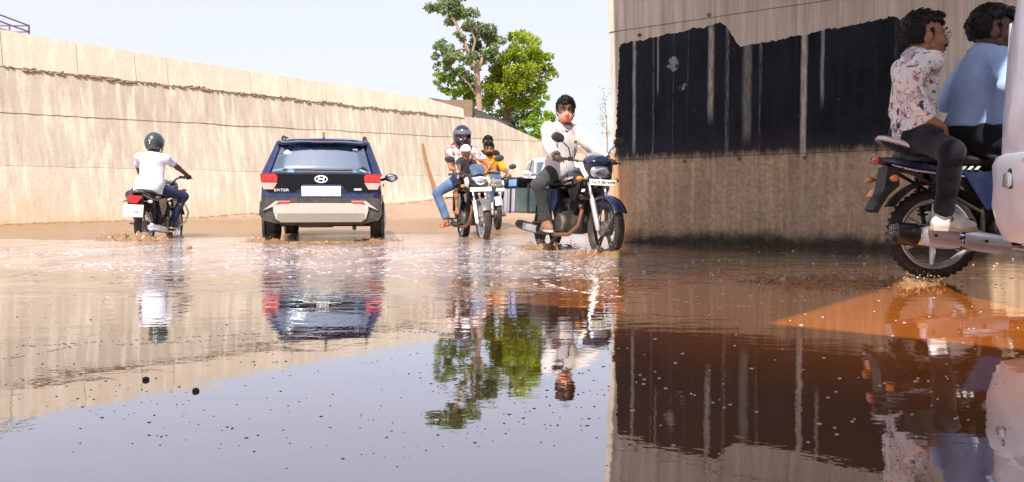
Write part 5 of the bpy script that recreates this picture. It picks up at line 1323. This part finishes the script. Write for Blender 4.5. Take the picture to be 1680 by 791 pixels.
F.ell(hp(.022, 0, -.050), (.092 * hs, .071 * hs, .078 * hs), HM, 0, clip=lambda x, y, z: np.maximum(-x - .0 * hs + .012, z - .036 * hs + .25 * np.abs(y) - .002)); F.cone(hp(.09, 0, .0), hp(.118, 0, -.035), .011 * hs, .017 * hs, .02)
F.half(-np.array(p1['HM'])[:, 0], -float(V(hp(.026, 0, 0)).dot(V([p1['HM'][i][0] for i in range(3)])))); F.mesh('face_mask', cloth_mat('salmon_mask', (.72, .26, .18), .05), rt)
for s in (1, -1): m = MB(); m.tube([hp(.04, s * .070, -.035), hp(.0, s * .083, -.010), hp(-.012, s * .088, .0)], .003, 6); m.tube([hp(.04, s * .062, -.085), hp(.0, s * .080, -.05), hp(-.015, s * .088, -.03)], .003, 6); m.build('mask_loop', WHITEP, rt)
up, fw, lf = p1['up'], p1['fwd'], p1['left']
bc = p1['chest'] + fw * .158 + lf * .085 + up * .03
m = MB(); m.box((0, 0, 0), (.052, .05, .005), bev=.002); o = m.build('pocket_badge', mat('yellow_patch', (.75, .60, .25), .7), rt); o.matrix_local = face_mtx(bc, lf, up)
m = MB()
for q in ((-.012, .004, .012, .026), (.0, .012, .022, .008), (.0, -.008, .022, .008), (.012, .002, .010, .026)): m.box((q[0], q[1], .0035), (q[2], q[3], .004))
m.build('badge_mark', INK, o)
# crate hung at the rear
cr = thing('crate', 'dark green plastic crate with a black lid hung beside the masked rider', 'crate', M1 @ Matrix.Translation((-.12, -.30, .44)))
CRG = mat('dark_green_plastic', (.05, .095, .105), .55, dirt=(.25, .19, .14), dirt_amt=.35); CRL = mat('sunlit_grey_plastic', (.34, .32, .38), .6, dirt=(.35, .27, .2), dirt_amt=.3)  # lighter grey paints the sunlit look of the crate's outer side
m = MB(); rings = []
for z, sx, sy in ((0, .155, .10), (.02, .165, .11), (.28, .18, .125)): rings.append([(-sx, -sy, z), (sx, -sy, z), (sx, sy, z), (-sx, sy, z)])
m.loft(rings).build('crate_body', CRG, cr, sharp=20)
m = MB(); m.box((0, 0, .335), (.375, .27, .11), bev=.012).build('lid', GLOSSB, cr)
m = MB(); m.box((.06, -.1375, .335), (.20, .006, .075), bev=.002).build('blue_sticker', mat('blue_sticker', (.18, .30, .62), .5), cr)
m = MB()
for x in (-.15, -.05, .06): m.box((x, -.1235, .14), (.075, .012, .26), bev=.004)
m.build('side_rib', CRL, cr)
m = MB(); m.box((-.001, -.132, .16), (.022, .012, .34), bev=.003); m.box((.186, 0, .17), (.012, .022, .33), bev=.003); m.tube([(0, -.13, .385), (0, 0, .40), (0, .16, .36)], .012); m.build('strap', PLAST, cr)

# --- helmeted rider with a child
h2 = heading((-.80, 13.2), (-.44, 12.0)); M2 = frame(-.80, 13.2, -.05, h2, R(2), 0, 1.05)
b2 = bike('black sports motorcycle with white nose carrying a helmeted rider and a child', M2, 'motorcycles in the flooded underpass', front='sport', top=BLK, plate_f='', rim=SILVER, spokes='six', forkm=WHITEP, fender=mat('grey_fender', (.10, .10, .105), .4))
p2 = person('rider in black full-face helmet, plaid shirt and blue jeans behind a child', M2, (.05, 0, .92), 4, yaw=6, pitch=4, hands=[grip((.80, .34, 1.01), 1), grip((.80, -.34, 1.01), -1)],
            feet=[dict(p=(.40, .24, .36), d=(1, .1, -.05)), dict(p=(.30, -.33, .33), d=(.75, -.6, -.05))], knee=((.3, .6, 1), (.2, -.9, .8)), elbow=((-.3, .9, -.5), (-.3, -.9, -.5)), h=.0095,
            skin=SKIN_MID, shirt=PLAID, sleeve='rolled', trousers=JEANS, shoe=SANDAL, shoe_kind='sandal', hair=False, s=1.03, fat=1.05, eyes=True)
def full_helmet(P, mt):
    hp, hs, HM, rt = P['hp'], P['hs'], P['HM'], P['root']
    F = Field([P['hc'][i] - .22 for i in range(3)], [P['hc'][i] + .22 for i in range(3)], .0075)
    F.ell(hp(-.005, 0, .022), (.142 * hs, .122 * hs, .140 * hs), HM, 0); F.cone(hp(.06, .03, -.095), hp(.06, -.03, -.095), .062 * hs, .062 * hs, .05); F.ell(hp(.0, 0, -.06), (.135 * hs, .115 * hs, .09 * hs), HM, .04)
    F.ell(hp(.125, 0, .015), (.075 * hs, .098 * hs, .050 * hs), HM, .01, 'cut'); F.ell(hp(.0, 0, -.02), (.112 * hs, .098 * hs, .115 * hs), HM, 0, 'cut'); F.ell(hp(0, 0, -.16), (.10 * hs, .085 * hs, .06 * hs), HM, .01, 'cut')
    h = F.mesh('helmet', mt, rt)
    m = MB(); vs = []; N = 14
    for z in np.linspace(.028, .088, 5):
        for k in range(N + 1):
            a = R(-72 + 144 * k / N); vs.append(hp(-.004 + .148 * cos(a) * (1 - (z - .02) ** 2 * 12), .128 * sin(a) * (1 - (z - .02) ** 2 * 8), z))
    m.add(vs, [(r * (N + 1) + k, r * (N + 1) + k + 1, (r + 1) * (N + 1) + k + 1, (r + 1) * (N + 1) + k) for r in range(4) for k in range(N)]); o = m.build('visor', mat('grey_visor', (.10, .12, .17), .12, coat=1), h); md = o.modifiers.new('t', 'SOLIDIFY'); md.thickness = .004
full_helmet(p2, HELB)
m = MB(); nb = p2['nb']; m.tube([nb + V((.02, .07, .05)), nb + V((-.08, .05, .07)), nb + V((-.09, -.06, .07)), nb + V((-.02, -.13, .06)), nb + V((-.06, -.17, .03))], [.03, .035, .035, .03, .02], 8); m.build('scarf', cloth_mat('red_scarf', (.55, .04, .07)), p2['root'])
p3 = person('small child in a white cap and dark shirt sitting in front of the helmeted rider', M2, (.46, -.04, .92), 4, yaw=-10, pitch=4, hands=[rest((.78, .16, .985), (1, .1, -.1), (0, 0, 1), (0, -1, 0), (.9, 1, .7)), rest((.78, -.20, .985), (1, -.1, -.1), (0, 0, 1), (0, 1, 0), (.9, 1, .7))],
            feet=[dict(p=(.62, .20, .50), d=(1, 0, -.3)), dict(p=(.62, -.24, .50), d=(1, -.1, -.3))], knee=((.6, .6, .6), (.6, -.6, .6)), h=.009, s=.60, head_s=1.35, skin=SKIN_MID, shirt=cloth_mat('dark_print_shirt', (.03, .025, .03), .5), sleeve='short', trousers=BLACKCL, shorts=True, shoe=SANDAL, shoe_kind='sandal', collar=False, hairvol=.6)
hp, hs, HM = p3['hp'], p3['hs'], p3['HM']
F = Field([p3['hc'][i] - .2 for i in range(3)], [p3['hc'][i] + .2 for i in range(3)], .008)
F.ell(hp(-.012, 0, .055), (.122 * hs, .102 * hs, .108 * hs), HM, 0, clip=lambda x, y, z: -z - .01 + .25 * np.maximum(-x, -.1)); F.ell(hp(.115, 0, .045), (.065 * hs, .075 * hs, .013 * hs), HM, .01); F.mesh('cap', cloth_mat('white_cap', (.74, .72, .70), .05), p3['root'])

# --- two men on the silver motorcycle
h3 = heading((-.50, 17.1), (-.30, 15.9)); z3 = .03; M3 = frame(-.50, 17.1, z3, h3, R(1), 0, 1.04)
b3 = bike('silver nosed motorcycle carrying two men, behind the child on the road', M3, 'motorcycles in the flooded underpass', front='silver', top=SILVER, tank=SILVER, plate_f='', mirrors=True, rim=BLKM)
ghd = [grip((.80, .34, 1.01), 1), grip((.80, -.34, 1.01), -1)]; gft = [dict(p=(.42, .22, .36), d=(1, .15, -.08)), dict(p=(.40, -.22, .36), d=(1, -.15, -.08))]
person('bearded man in an orange shirt steering the silver motorcycle', M3, (.16, 0, .92), 8, yaw=-6, pitch=4, hands=ghd, feet=gft, knee=((.35, .5, 1), (.35, -.5, 1)), h=.0105, skin=SKIN, shirt=ORANGE, sleeve='rolled', trousers=JEANS, shoe=WHSH, beard=True, moustache=True, s=1.03)
person('dark shirted passenger looking over the shoulder of the man in orange', M3, (-.16, .03, 1.06), 2, yaw=10, pitch=2, hands=[rest((.12, .22, 1.02), (1, -.1, -.3), (0, .3, 1), (0, -1, 0)), rest((.12, -.22, 1.02), (1, .1, -.3), (0, -.3, 1), (0, 1, 0))],
       feet=[dict(p=(.12, .27, .45), d=(1, .1, -.1)), dict(p=(.12, -.27, .45), d=(1, -.1, -.1))], knee=((.5, .5, .8), (.5, -.5, .8)), h=.0105, skin=SKIN, shirt=BLACKCL, sleeve='short', trousers=GREYTR, shoe=BLKSH, s=1.03, torso_yaw=0)

# --- left rider seen from behind
h4 = R(95); M4 = frame(-5.50, 11.85, -.12, h4, R(2), 0, 1.04)
b4 = bike('black motorcycle with red tail lamp seen from behind near the tan wall', M4, 'motorcycles in the flooded underpass', front='round', top=BLK, rearp=BLK, plate_r='GJ 3440', rail=False, guard='chrome', exhaust='chrome2', spokes='wire', rim=CHROME, mirrors=False, bars='high')
p4 = person('rider in white T-shirt, navy jeans and grey green helmet, seen from behind', M4, (.16, 0, .87), 13, yaw=-4, pitch=2, hands=[grip((.80, .36, 1.05), 1), grip((.80, -.36, 1.05), -1)], feet=[dict(p=(.42, .24, .36), d=(1, .15, -.08)), dict(p=(.42, -.24, .36), d=(1, -.15, -.08))],
            knee=((.3, .6, 1), (.3, -.6, 1)), elbow=((-.2, 1, -.4), (-.2, -1, -.4)), h=.0095, skin=SKIN_DARK, shirt=TEE, sleeve='short', trousers=NAVYJ, shoe=BLKSH, hair=False, collar=False, fat=1.2, s=.97, untucked=.05)
hp, hs, HM = p4['hp'], p4['hs'], p4['HM']
F = Field([p4['hc'][i] - .22 for i in range(3)], [p4['hc'][i] + .22 for i in range(3)], .008)
F.ell(hp(-.008, 0, .028), (.140 * hs, .122 * hs, .140 * hs), HM, 0, clip=lambda x, y, z: np.maximum(-z - .095 * hs, np.minimum(x - .055 * hs, -z + .03 * hs))); F.ell(hp(0, 0, -.02), (.110 * hs, .096 * hs, .115 * hs), HM, 0, 'cut'); hel = F.mesh('helmet', HELG, p4['root'])
m = MB(); m.ell(hp(.135, 0, .075), (.055, .09, .012), 14); m.build('helmet_peak', PLAST, hel)
m = MB()
for s in (1, -1): m.tube([hp(.02, s * .105, -.05), hp(.03, s * .07, -.11), hp(.03, 0, -.125)], .008, 6)
m.build('chin_strap', PLAST, hel)
m = MB(); m.tube([hp(-.149, .012, .05), hp(-.154, .0, .02), hp(-.149, -.012, .05)], .006, 6); m.tube([hp(-.154, .0, .02), hp(-.15, 0, -.005)], .006, 6); m.build('helmet_mark', WHITEP, hel)

# --- right motorcycle with two men
M5 = frame(2.84, 5.34, .012, R(-2), R(0), 0, 1.005)
b5 = bike('black and navy motorcycle with chrome exhaust shield carrying two men at the right', M5, 'motorcycles in the flooded underpass', front='cowl', exhaust='chrome', rim=SILVER, spokes='six', seat_up=.035, plate_f=None, mirrors=False, bar_back=.26, bars='high')
p5 = person('passenger in floral shirt and glasses with one hand on his knee', M5, (-.165, 0, .945), 4, head_drop=.035, yaw=-6, pitch=-2, hands=[rest((.14, .24, 1.02), (1, -.2, -.4), (0, .4, 1), (0, -1, 0)), rest((-.21, -.35, 1.03), (.85, -.05, -.45), (.35, -.55, .75), (.3, .75, .45), (.28, .40, .35))],
            feet=[dict(p=(.12, .27, .415), d=(1, .1, -.05)), dict(p=(-.09, -.31, .43), d=(1, -.05, -.03))], knee=((.7, .45, .8), (-.12, -.9, .5)), elbow=((-.75, .5, -.6), (-.75, -.5, -.6)), h=.0068, s=1.03, head_s=1.20, skin=SKIN_MID, shirt=FLORAL, trousers=DARKTR, shoe=WHSH, moustache=True, hairvol=.95, untucked=.0, hem=-.10, fat=.95)
hp, hs, HM, rt = p5['hp'], p5['hs'], p5['HM'], p5['root']
m = MB()
for s in (1, -1):
    m.tube([hp(.112, s * .034 + .024 * cos(a), .004 + .018 * sin(a)) for a in np.linspace(0, 2 * pi, 17)], .0022, 6); m.tube([hp(.110, s * .058, .008), hp(.06, s * .076, .010), hp(-.012, s * .084, .006)], .0022, 6)
m.tube([hp(.112, .010, .008), hp(.116, 0, .011), hp(.112, -.010, .008)], .0022, 6); m.build('glasses', mat('bronze_frame', (.25, .13, .07), .3, .8), rt)
m = MB(); an = p5['legs'][1][2]
for k in range(5):
    a = 2 * pi * k / 5 + .3; m.tube([an + V((.028, -.050, -.028)), an + V((.028 + .022 * cos(a), -.047, -.028 + .022 * sin(a)))], [.006, .004], 6)
m.build('shoe_emblem', mat('blue_emblem', (.05, .12, .22), .5), rt)
p6 = person('rider in pale blue shirt and dark trousers partly hidden by the white van', M5, (.22, 0, .955), 9, head_drop=.02, yaw=-14, pitch=4, hands=[grip((.54, .34, 1.05), 1), grip((.54, -.35, 1.05), -1)], feet=[dict(p=(.44, .24, .36), d=(1, .1, -.06)), dict(p=(.44, -.25, .36), d=(1, -.1, -.06))],
            knee=((.5, .5, 1), (.5, -.5, 1)), elbow=((-.5, .9, -.35), (-1.0, -.9, -.15)), h=.0072, s=1.05, head_s=1.20, skin=SKIN_DARK, shirt=BLUE_SHIRT, trousers=DARKTR, shoe=YELS, shoe_kind='sandal', hairvol=.9, fat=1.15, untucked=.0, hem=.03)

# --- cars
build_suv(frame(-2.64, 10.98, -.05, R(90 + 9), s=.975))
build_far_car(frame(1.12, 26.9, road_z(0, 25) + .08, R(-90 + 6)))
build_van(frame(2.43, 3.40, -.02, R(-6)))

# ------------------------------------------------------------------ small things on and in the water
SPL = mat('muddy_splash', (.26, .150, .080), .15, var=.3, vscale=30); SPL.node_tree.nodes['Principled BSDF'].inputs['IOR'].default_value = 1.5
def splash(label, pts, hmax, wid, n, seed, mt=SPL):
    """a torn crest of thrown water (ridged height field) with fine droplets above it"""
    rs = random.Random(seed); m = MB(); P = [V(p) for p in pts]
    lo = V((min(p.x for p in P) - wid * 3, min(p.y for p in P) - wid * 3, 0)); hi = V((max(p.x for p in P) + wid * 3, max(p.y for p in P) + wid * 3, 0))
    st = .018; nx = int((hi.x - lo.x) / st) + 1; ny = int((hi.y - lo.y) / st) + 1; H = {}
    def dist(q):
        best = (9, 0)
        for k in range(len(P) - 1):
            d = P[k + 1] - P[k]; t = min(max((q - P[k]).dot(d) / d.dot(d), 0), 1); w = (q - P[k] - d * t).length
            if w < best[0]: best = (w, (k + t) / (len(P) - 1))
        return best
    vs, fs = [], []
    for j in range(ny):
        for i in range(nx):
            q = V((lo.x + i * st, lo.y + j * st, 0)); d, t = dist(q); e = math.exp(-(d / wid) ** 2 * 1.1) * max(0, math.sin(pi * (.06 + .88 * t))) ** .6
            if e < .04: continue
            a = q * 7 + V((seed * 3.1, 0, 0)); r1 = 1 - abs(mnoise.noise(a)) * 2; r2 = 1 - abs(mnoise.noise(a * 2.7)) * 2; r3 = mnoise.noise(a * 6.5)
            z = hmax * e * (.42 * max(r1, 0) ** 1.5 + .38 * max(r2, 0) ** 2 * max(r1, 0) + .22 * r3 + .10) - .004
            H[(i, j)] = len(vs); vs.append((q.x + r2 * .02 * e, q.y + r3 * .02, z))
    for (i, j), a in H.items():
        b, c, d = H.get((i + 1, j)), H.get((i + 1, j + 1)), H.get((i, j + 1))
        if b is not None and c is not None and d is not None: fs.append((a, b, c, d))
    m.add(vs, fs)
    for i in range(n * 2):
        t = rs.random() * (len(P) - 1); k = int(t); p = P[k].lerp(P[min(k + 1, len(P) - 1)], t - k)
        q = p + V((rs.gauss(0, wid * 1.2), rs.gauss(0, wid * 1.2), 0)); z = abs(rs.gauss(0, .5)) * hmax; r = rs.choice((.0022, .003, .003, .0045, .006)) * (1 if z < hmax else .6)
        m.ell((q.x, q.y, z), (r * rs.uniform(1, 2.2), r, r * rs.uniform(.6, 1.3)), 6, Matrix.Rotation(rs.uniform(-1.2, 1.2), 3, 'Y') @ Matrix.Rotation(rs.random() * 3, 3, 'Z'))
    tag(m.build('water_splash', mt), label, 'splash', kind='stuff')
splash('brown water thrown up around the rear wheel of the left motorcycle', [(-6.0, 11.6, 0), (-5.6, 11.45, 0), (-5.05, 11.6, 0)], .17, .09, 260, 1)
splash('low brown wave at the front wheel of the masked man\'s motorcycle', [(.55, 8.15, 0), (.85, 8.0, 0), (1.25, 8.1, 0)], .10, .07, 220, 2)
splash('low brown wave at the rear wheel of the masked man\'s motorcycle', [(.12, 9.35, 0), (.40, 9.15, 0), (.72, 9.3, 0)], .12, .07, 180, 3)
splash('spray behind the left rear wheel of the blue SUV', [(-3.75, 11.2, 0), (-3.45, 10.95, 0), (-3.2, 11.1, 0)], .10, .08, 150, 4)
splash('spray behind the right rear wheel of the blue SUV', [(-2.2, 11.4, 0), (-1.9, 11.15, 0), (-1.6, 11.4, 0)], .07, .08, 150, 5)
splash('broken wavelets under the tail of the blue SUV', [(-3.3, 10.7, 0), (-2.6, 10.6, 0), (-2.0, 10.75, 0)], .045, .16, 200, 8)
splash('spray thrown back from the rear wheel of the right motorcycle', [(1.55, 5.2, 0), (2.1, 5.12, 0), (2.7, 5.05, 0)], .085, .08, 420, 6)
splash('small splash at the front wheel of the helmeted rider', [(-.70, 12.0, 0), (-.45, 11.8, 0), (-.2, 11.9, 0)], .05, .07, 120, 7)

FOAMM = mat('white_foam', (.50, .44, .44), .6, var=.1)
m = MB(); rs = random.Random(5)
def at0(x, y): D = 650 / (y - 338.0); return V(((x - 840) / 1300 * D, D, 0))
for line in ([(0, 572), (90, 567), (180, 560), (300, 555), (420, 549), (500, 540), (560, 528)], [(150, 570), (300, 562), (480, 556), (560, 545), (700, 546), (850, 544)], [(440, 522), (480, 535), (540, 541), (620, 536), (720, 545)], [(840, 544), (930, 541), (1000, 537)], [(890, 464), (930, 475), (980, 484), (1022, 487)], [(0, 590), (60, 582), (130, 566)], [(560, 606), (640, 590), (730, 572)], [(1010, 478), (1060, 480), (1120, 484)], [(880, 600), (905, 612), (940, 625)], [(1100, 490), (1180, 505), (1260, 500)]):
    P = [at0(*p) for p in line]; faint = line[0][0] in (560, 1010, 880, 1100)
    for k in range(len(P) - 1):
        n = max(8, int((P[k + 1] - P[k]).length / .006))
        for i in range(n):
            p = P[k].lerp(P[k + 1], i / n); dens = .35 + .65 * abs(mnoise.noise(V((p.x * 2.3, p.y * 2.3, 4))))
            if rs.random() > dens * (.35 if faint else .85): continue
            r = rs.uniform(.0015, .0045) * p.y / 3.2; wob = .02 * mnoise.noise(V((p.x * 3, p.y * 3, 0)))
            m.ell((p.x + rs.gauss(0, .004), p.y + wob + rs.gauss(0, .010), .0005), (r * 1.7, r * 1.1, r * .35), 6)
for line in ([(60, 446), (160, 430), (300, 424), (430, 420)], [(430, 428), (520, 434), (600, 426), (680, 412)], [(640, 424), (740, 408), (860, 414)], [(880, 430), (950, 440), (1005, 432)], [(120, 412), (230, 404), (340, 402)], [(420, 408), (520, 412), (640, 404)], [(700, 440), (800, 434), (900, 446)]):
    P = [at0(*p) for p in line]
    for k in range(len(P) - 1):
        n = int((P[k + 1] - P[k]).length / .008)
        for i in range(n):
            p = P[k].lerp(P[k + 1], i / n)
            if rs.random() > .5 * abs(mnoise.noise(V((p.x * 1.6, p.y * 1.6, 7)))) + .12: continue
            r = rs.uniform(.003, .009); m.ell((p.x + rs.gauss(0, .03), p.y + rs.gauss(0, .10) + .2 * mnoise.noise(V((p.x * 2, 0, 3))), .001), (r * 3.2, r * 1.8, r * .26), 6)
for i in range(1500):
    x = rs.uniform(-20, 1010); y = rs.triangular(392, 470, 412); p = at0(x, y)
    if mnoise.noise(V((p.x * .9, p.y * .6, 5))) < rs.uniform(-.35, .45): continue
    r = rs.uniform(.002, .0055); m.ell((p.x, p.y, 0), (r * rs.uniform(2, 6), r * 2.2, r * .28), 6)
tag(m.build('water_foam', FOAMM), 'thin white lines of foam drifting across the brown puddle', 'foam', kind='stuff')
m = MB()
for i in range(900):
    x = rs.uniform(0, 1680); y = rs.triangular(440, 791, 690)
    if x > 1010 or mnoise.noise(V((x * .006, y * .012, 2))) < rs.uniform(-.5, .45): continue
    p = at0(x, y); r = rs.choice((.0010, .0013, .0016, .0026)) * (p.y / 2.0) ** .6
    m.ell((p.x, p.y, .0005), (r * rs.uniform(1, 2.2), r, r * .5), 6, Matrix.Rotation(rs.uniform(-.4, .4), 3, 'Z'))
tag(m.build('floating_specks', mat('dark_speck', (.10, .085, .09), .5)), 'tiny dark specks floating on the still water', 'debris', kind='stuff')
m = MB()
for i in range(240):
    x = rs.uniform(1010, 1680); y = rs.choice([rs.triangular(405, 500, 440), rs.triangular(405, 760, 560)])
    p = at0(x, y); r = rs.uniform(.0015, .0036) * (p.y / 2.4) ** .6
    m.ell((p.x, p.y, .0008), (r * rs.uniform(1, 2.4), r, r * .6), 6)
tag(m.build('floating_bubbles', mat('pale_bubble', (.52, .42, .38), .4)), 'small pale bubbles floating on the shaded brown water', 'bubbles', kind='stuff')
STONE = mat('black_pebble', (.025, .02, .018), .6, bump=.4, bscale=40)
for lab, x, y, r in (('black pebble standing out of the puddle, nearer the wall reflection', 234, 626, .0085), ('black pebble standing out of the puddle, just right of the other pebble', 316, 645, .0085), ('brown lump in the ripples right of the left motorcycle', 310, 408, .03)):
    p = at0(x, y); m = MB(); m.ell((0, 0, r * .35), (r * 1.1, r, r * .85), 14)
    for i, v in enumerate(m.v): n_ = 1 + .22 * mnoise.noise(V(v) / r * 1.3 + V((x, 0, 0))); m.v[i] = (v[0] * n_, v[1] * n_, v[2] * n_)
    o = m.build('pebble', STONE if x != 310 else SPL); o.location = p; tag(o, lab, 'pebble')
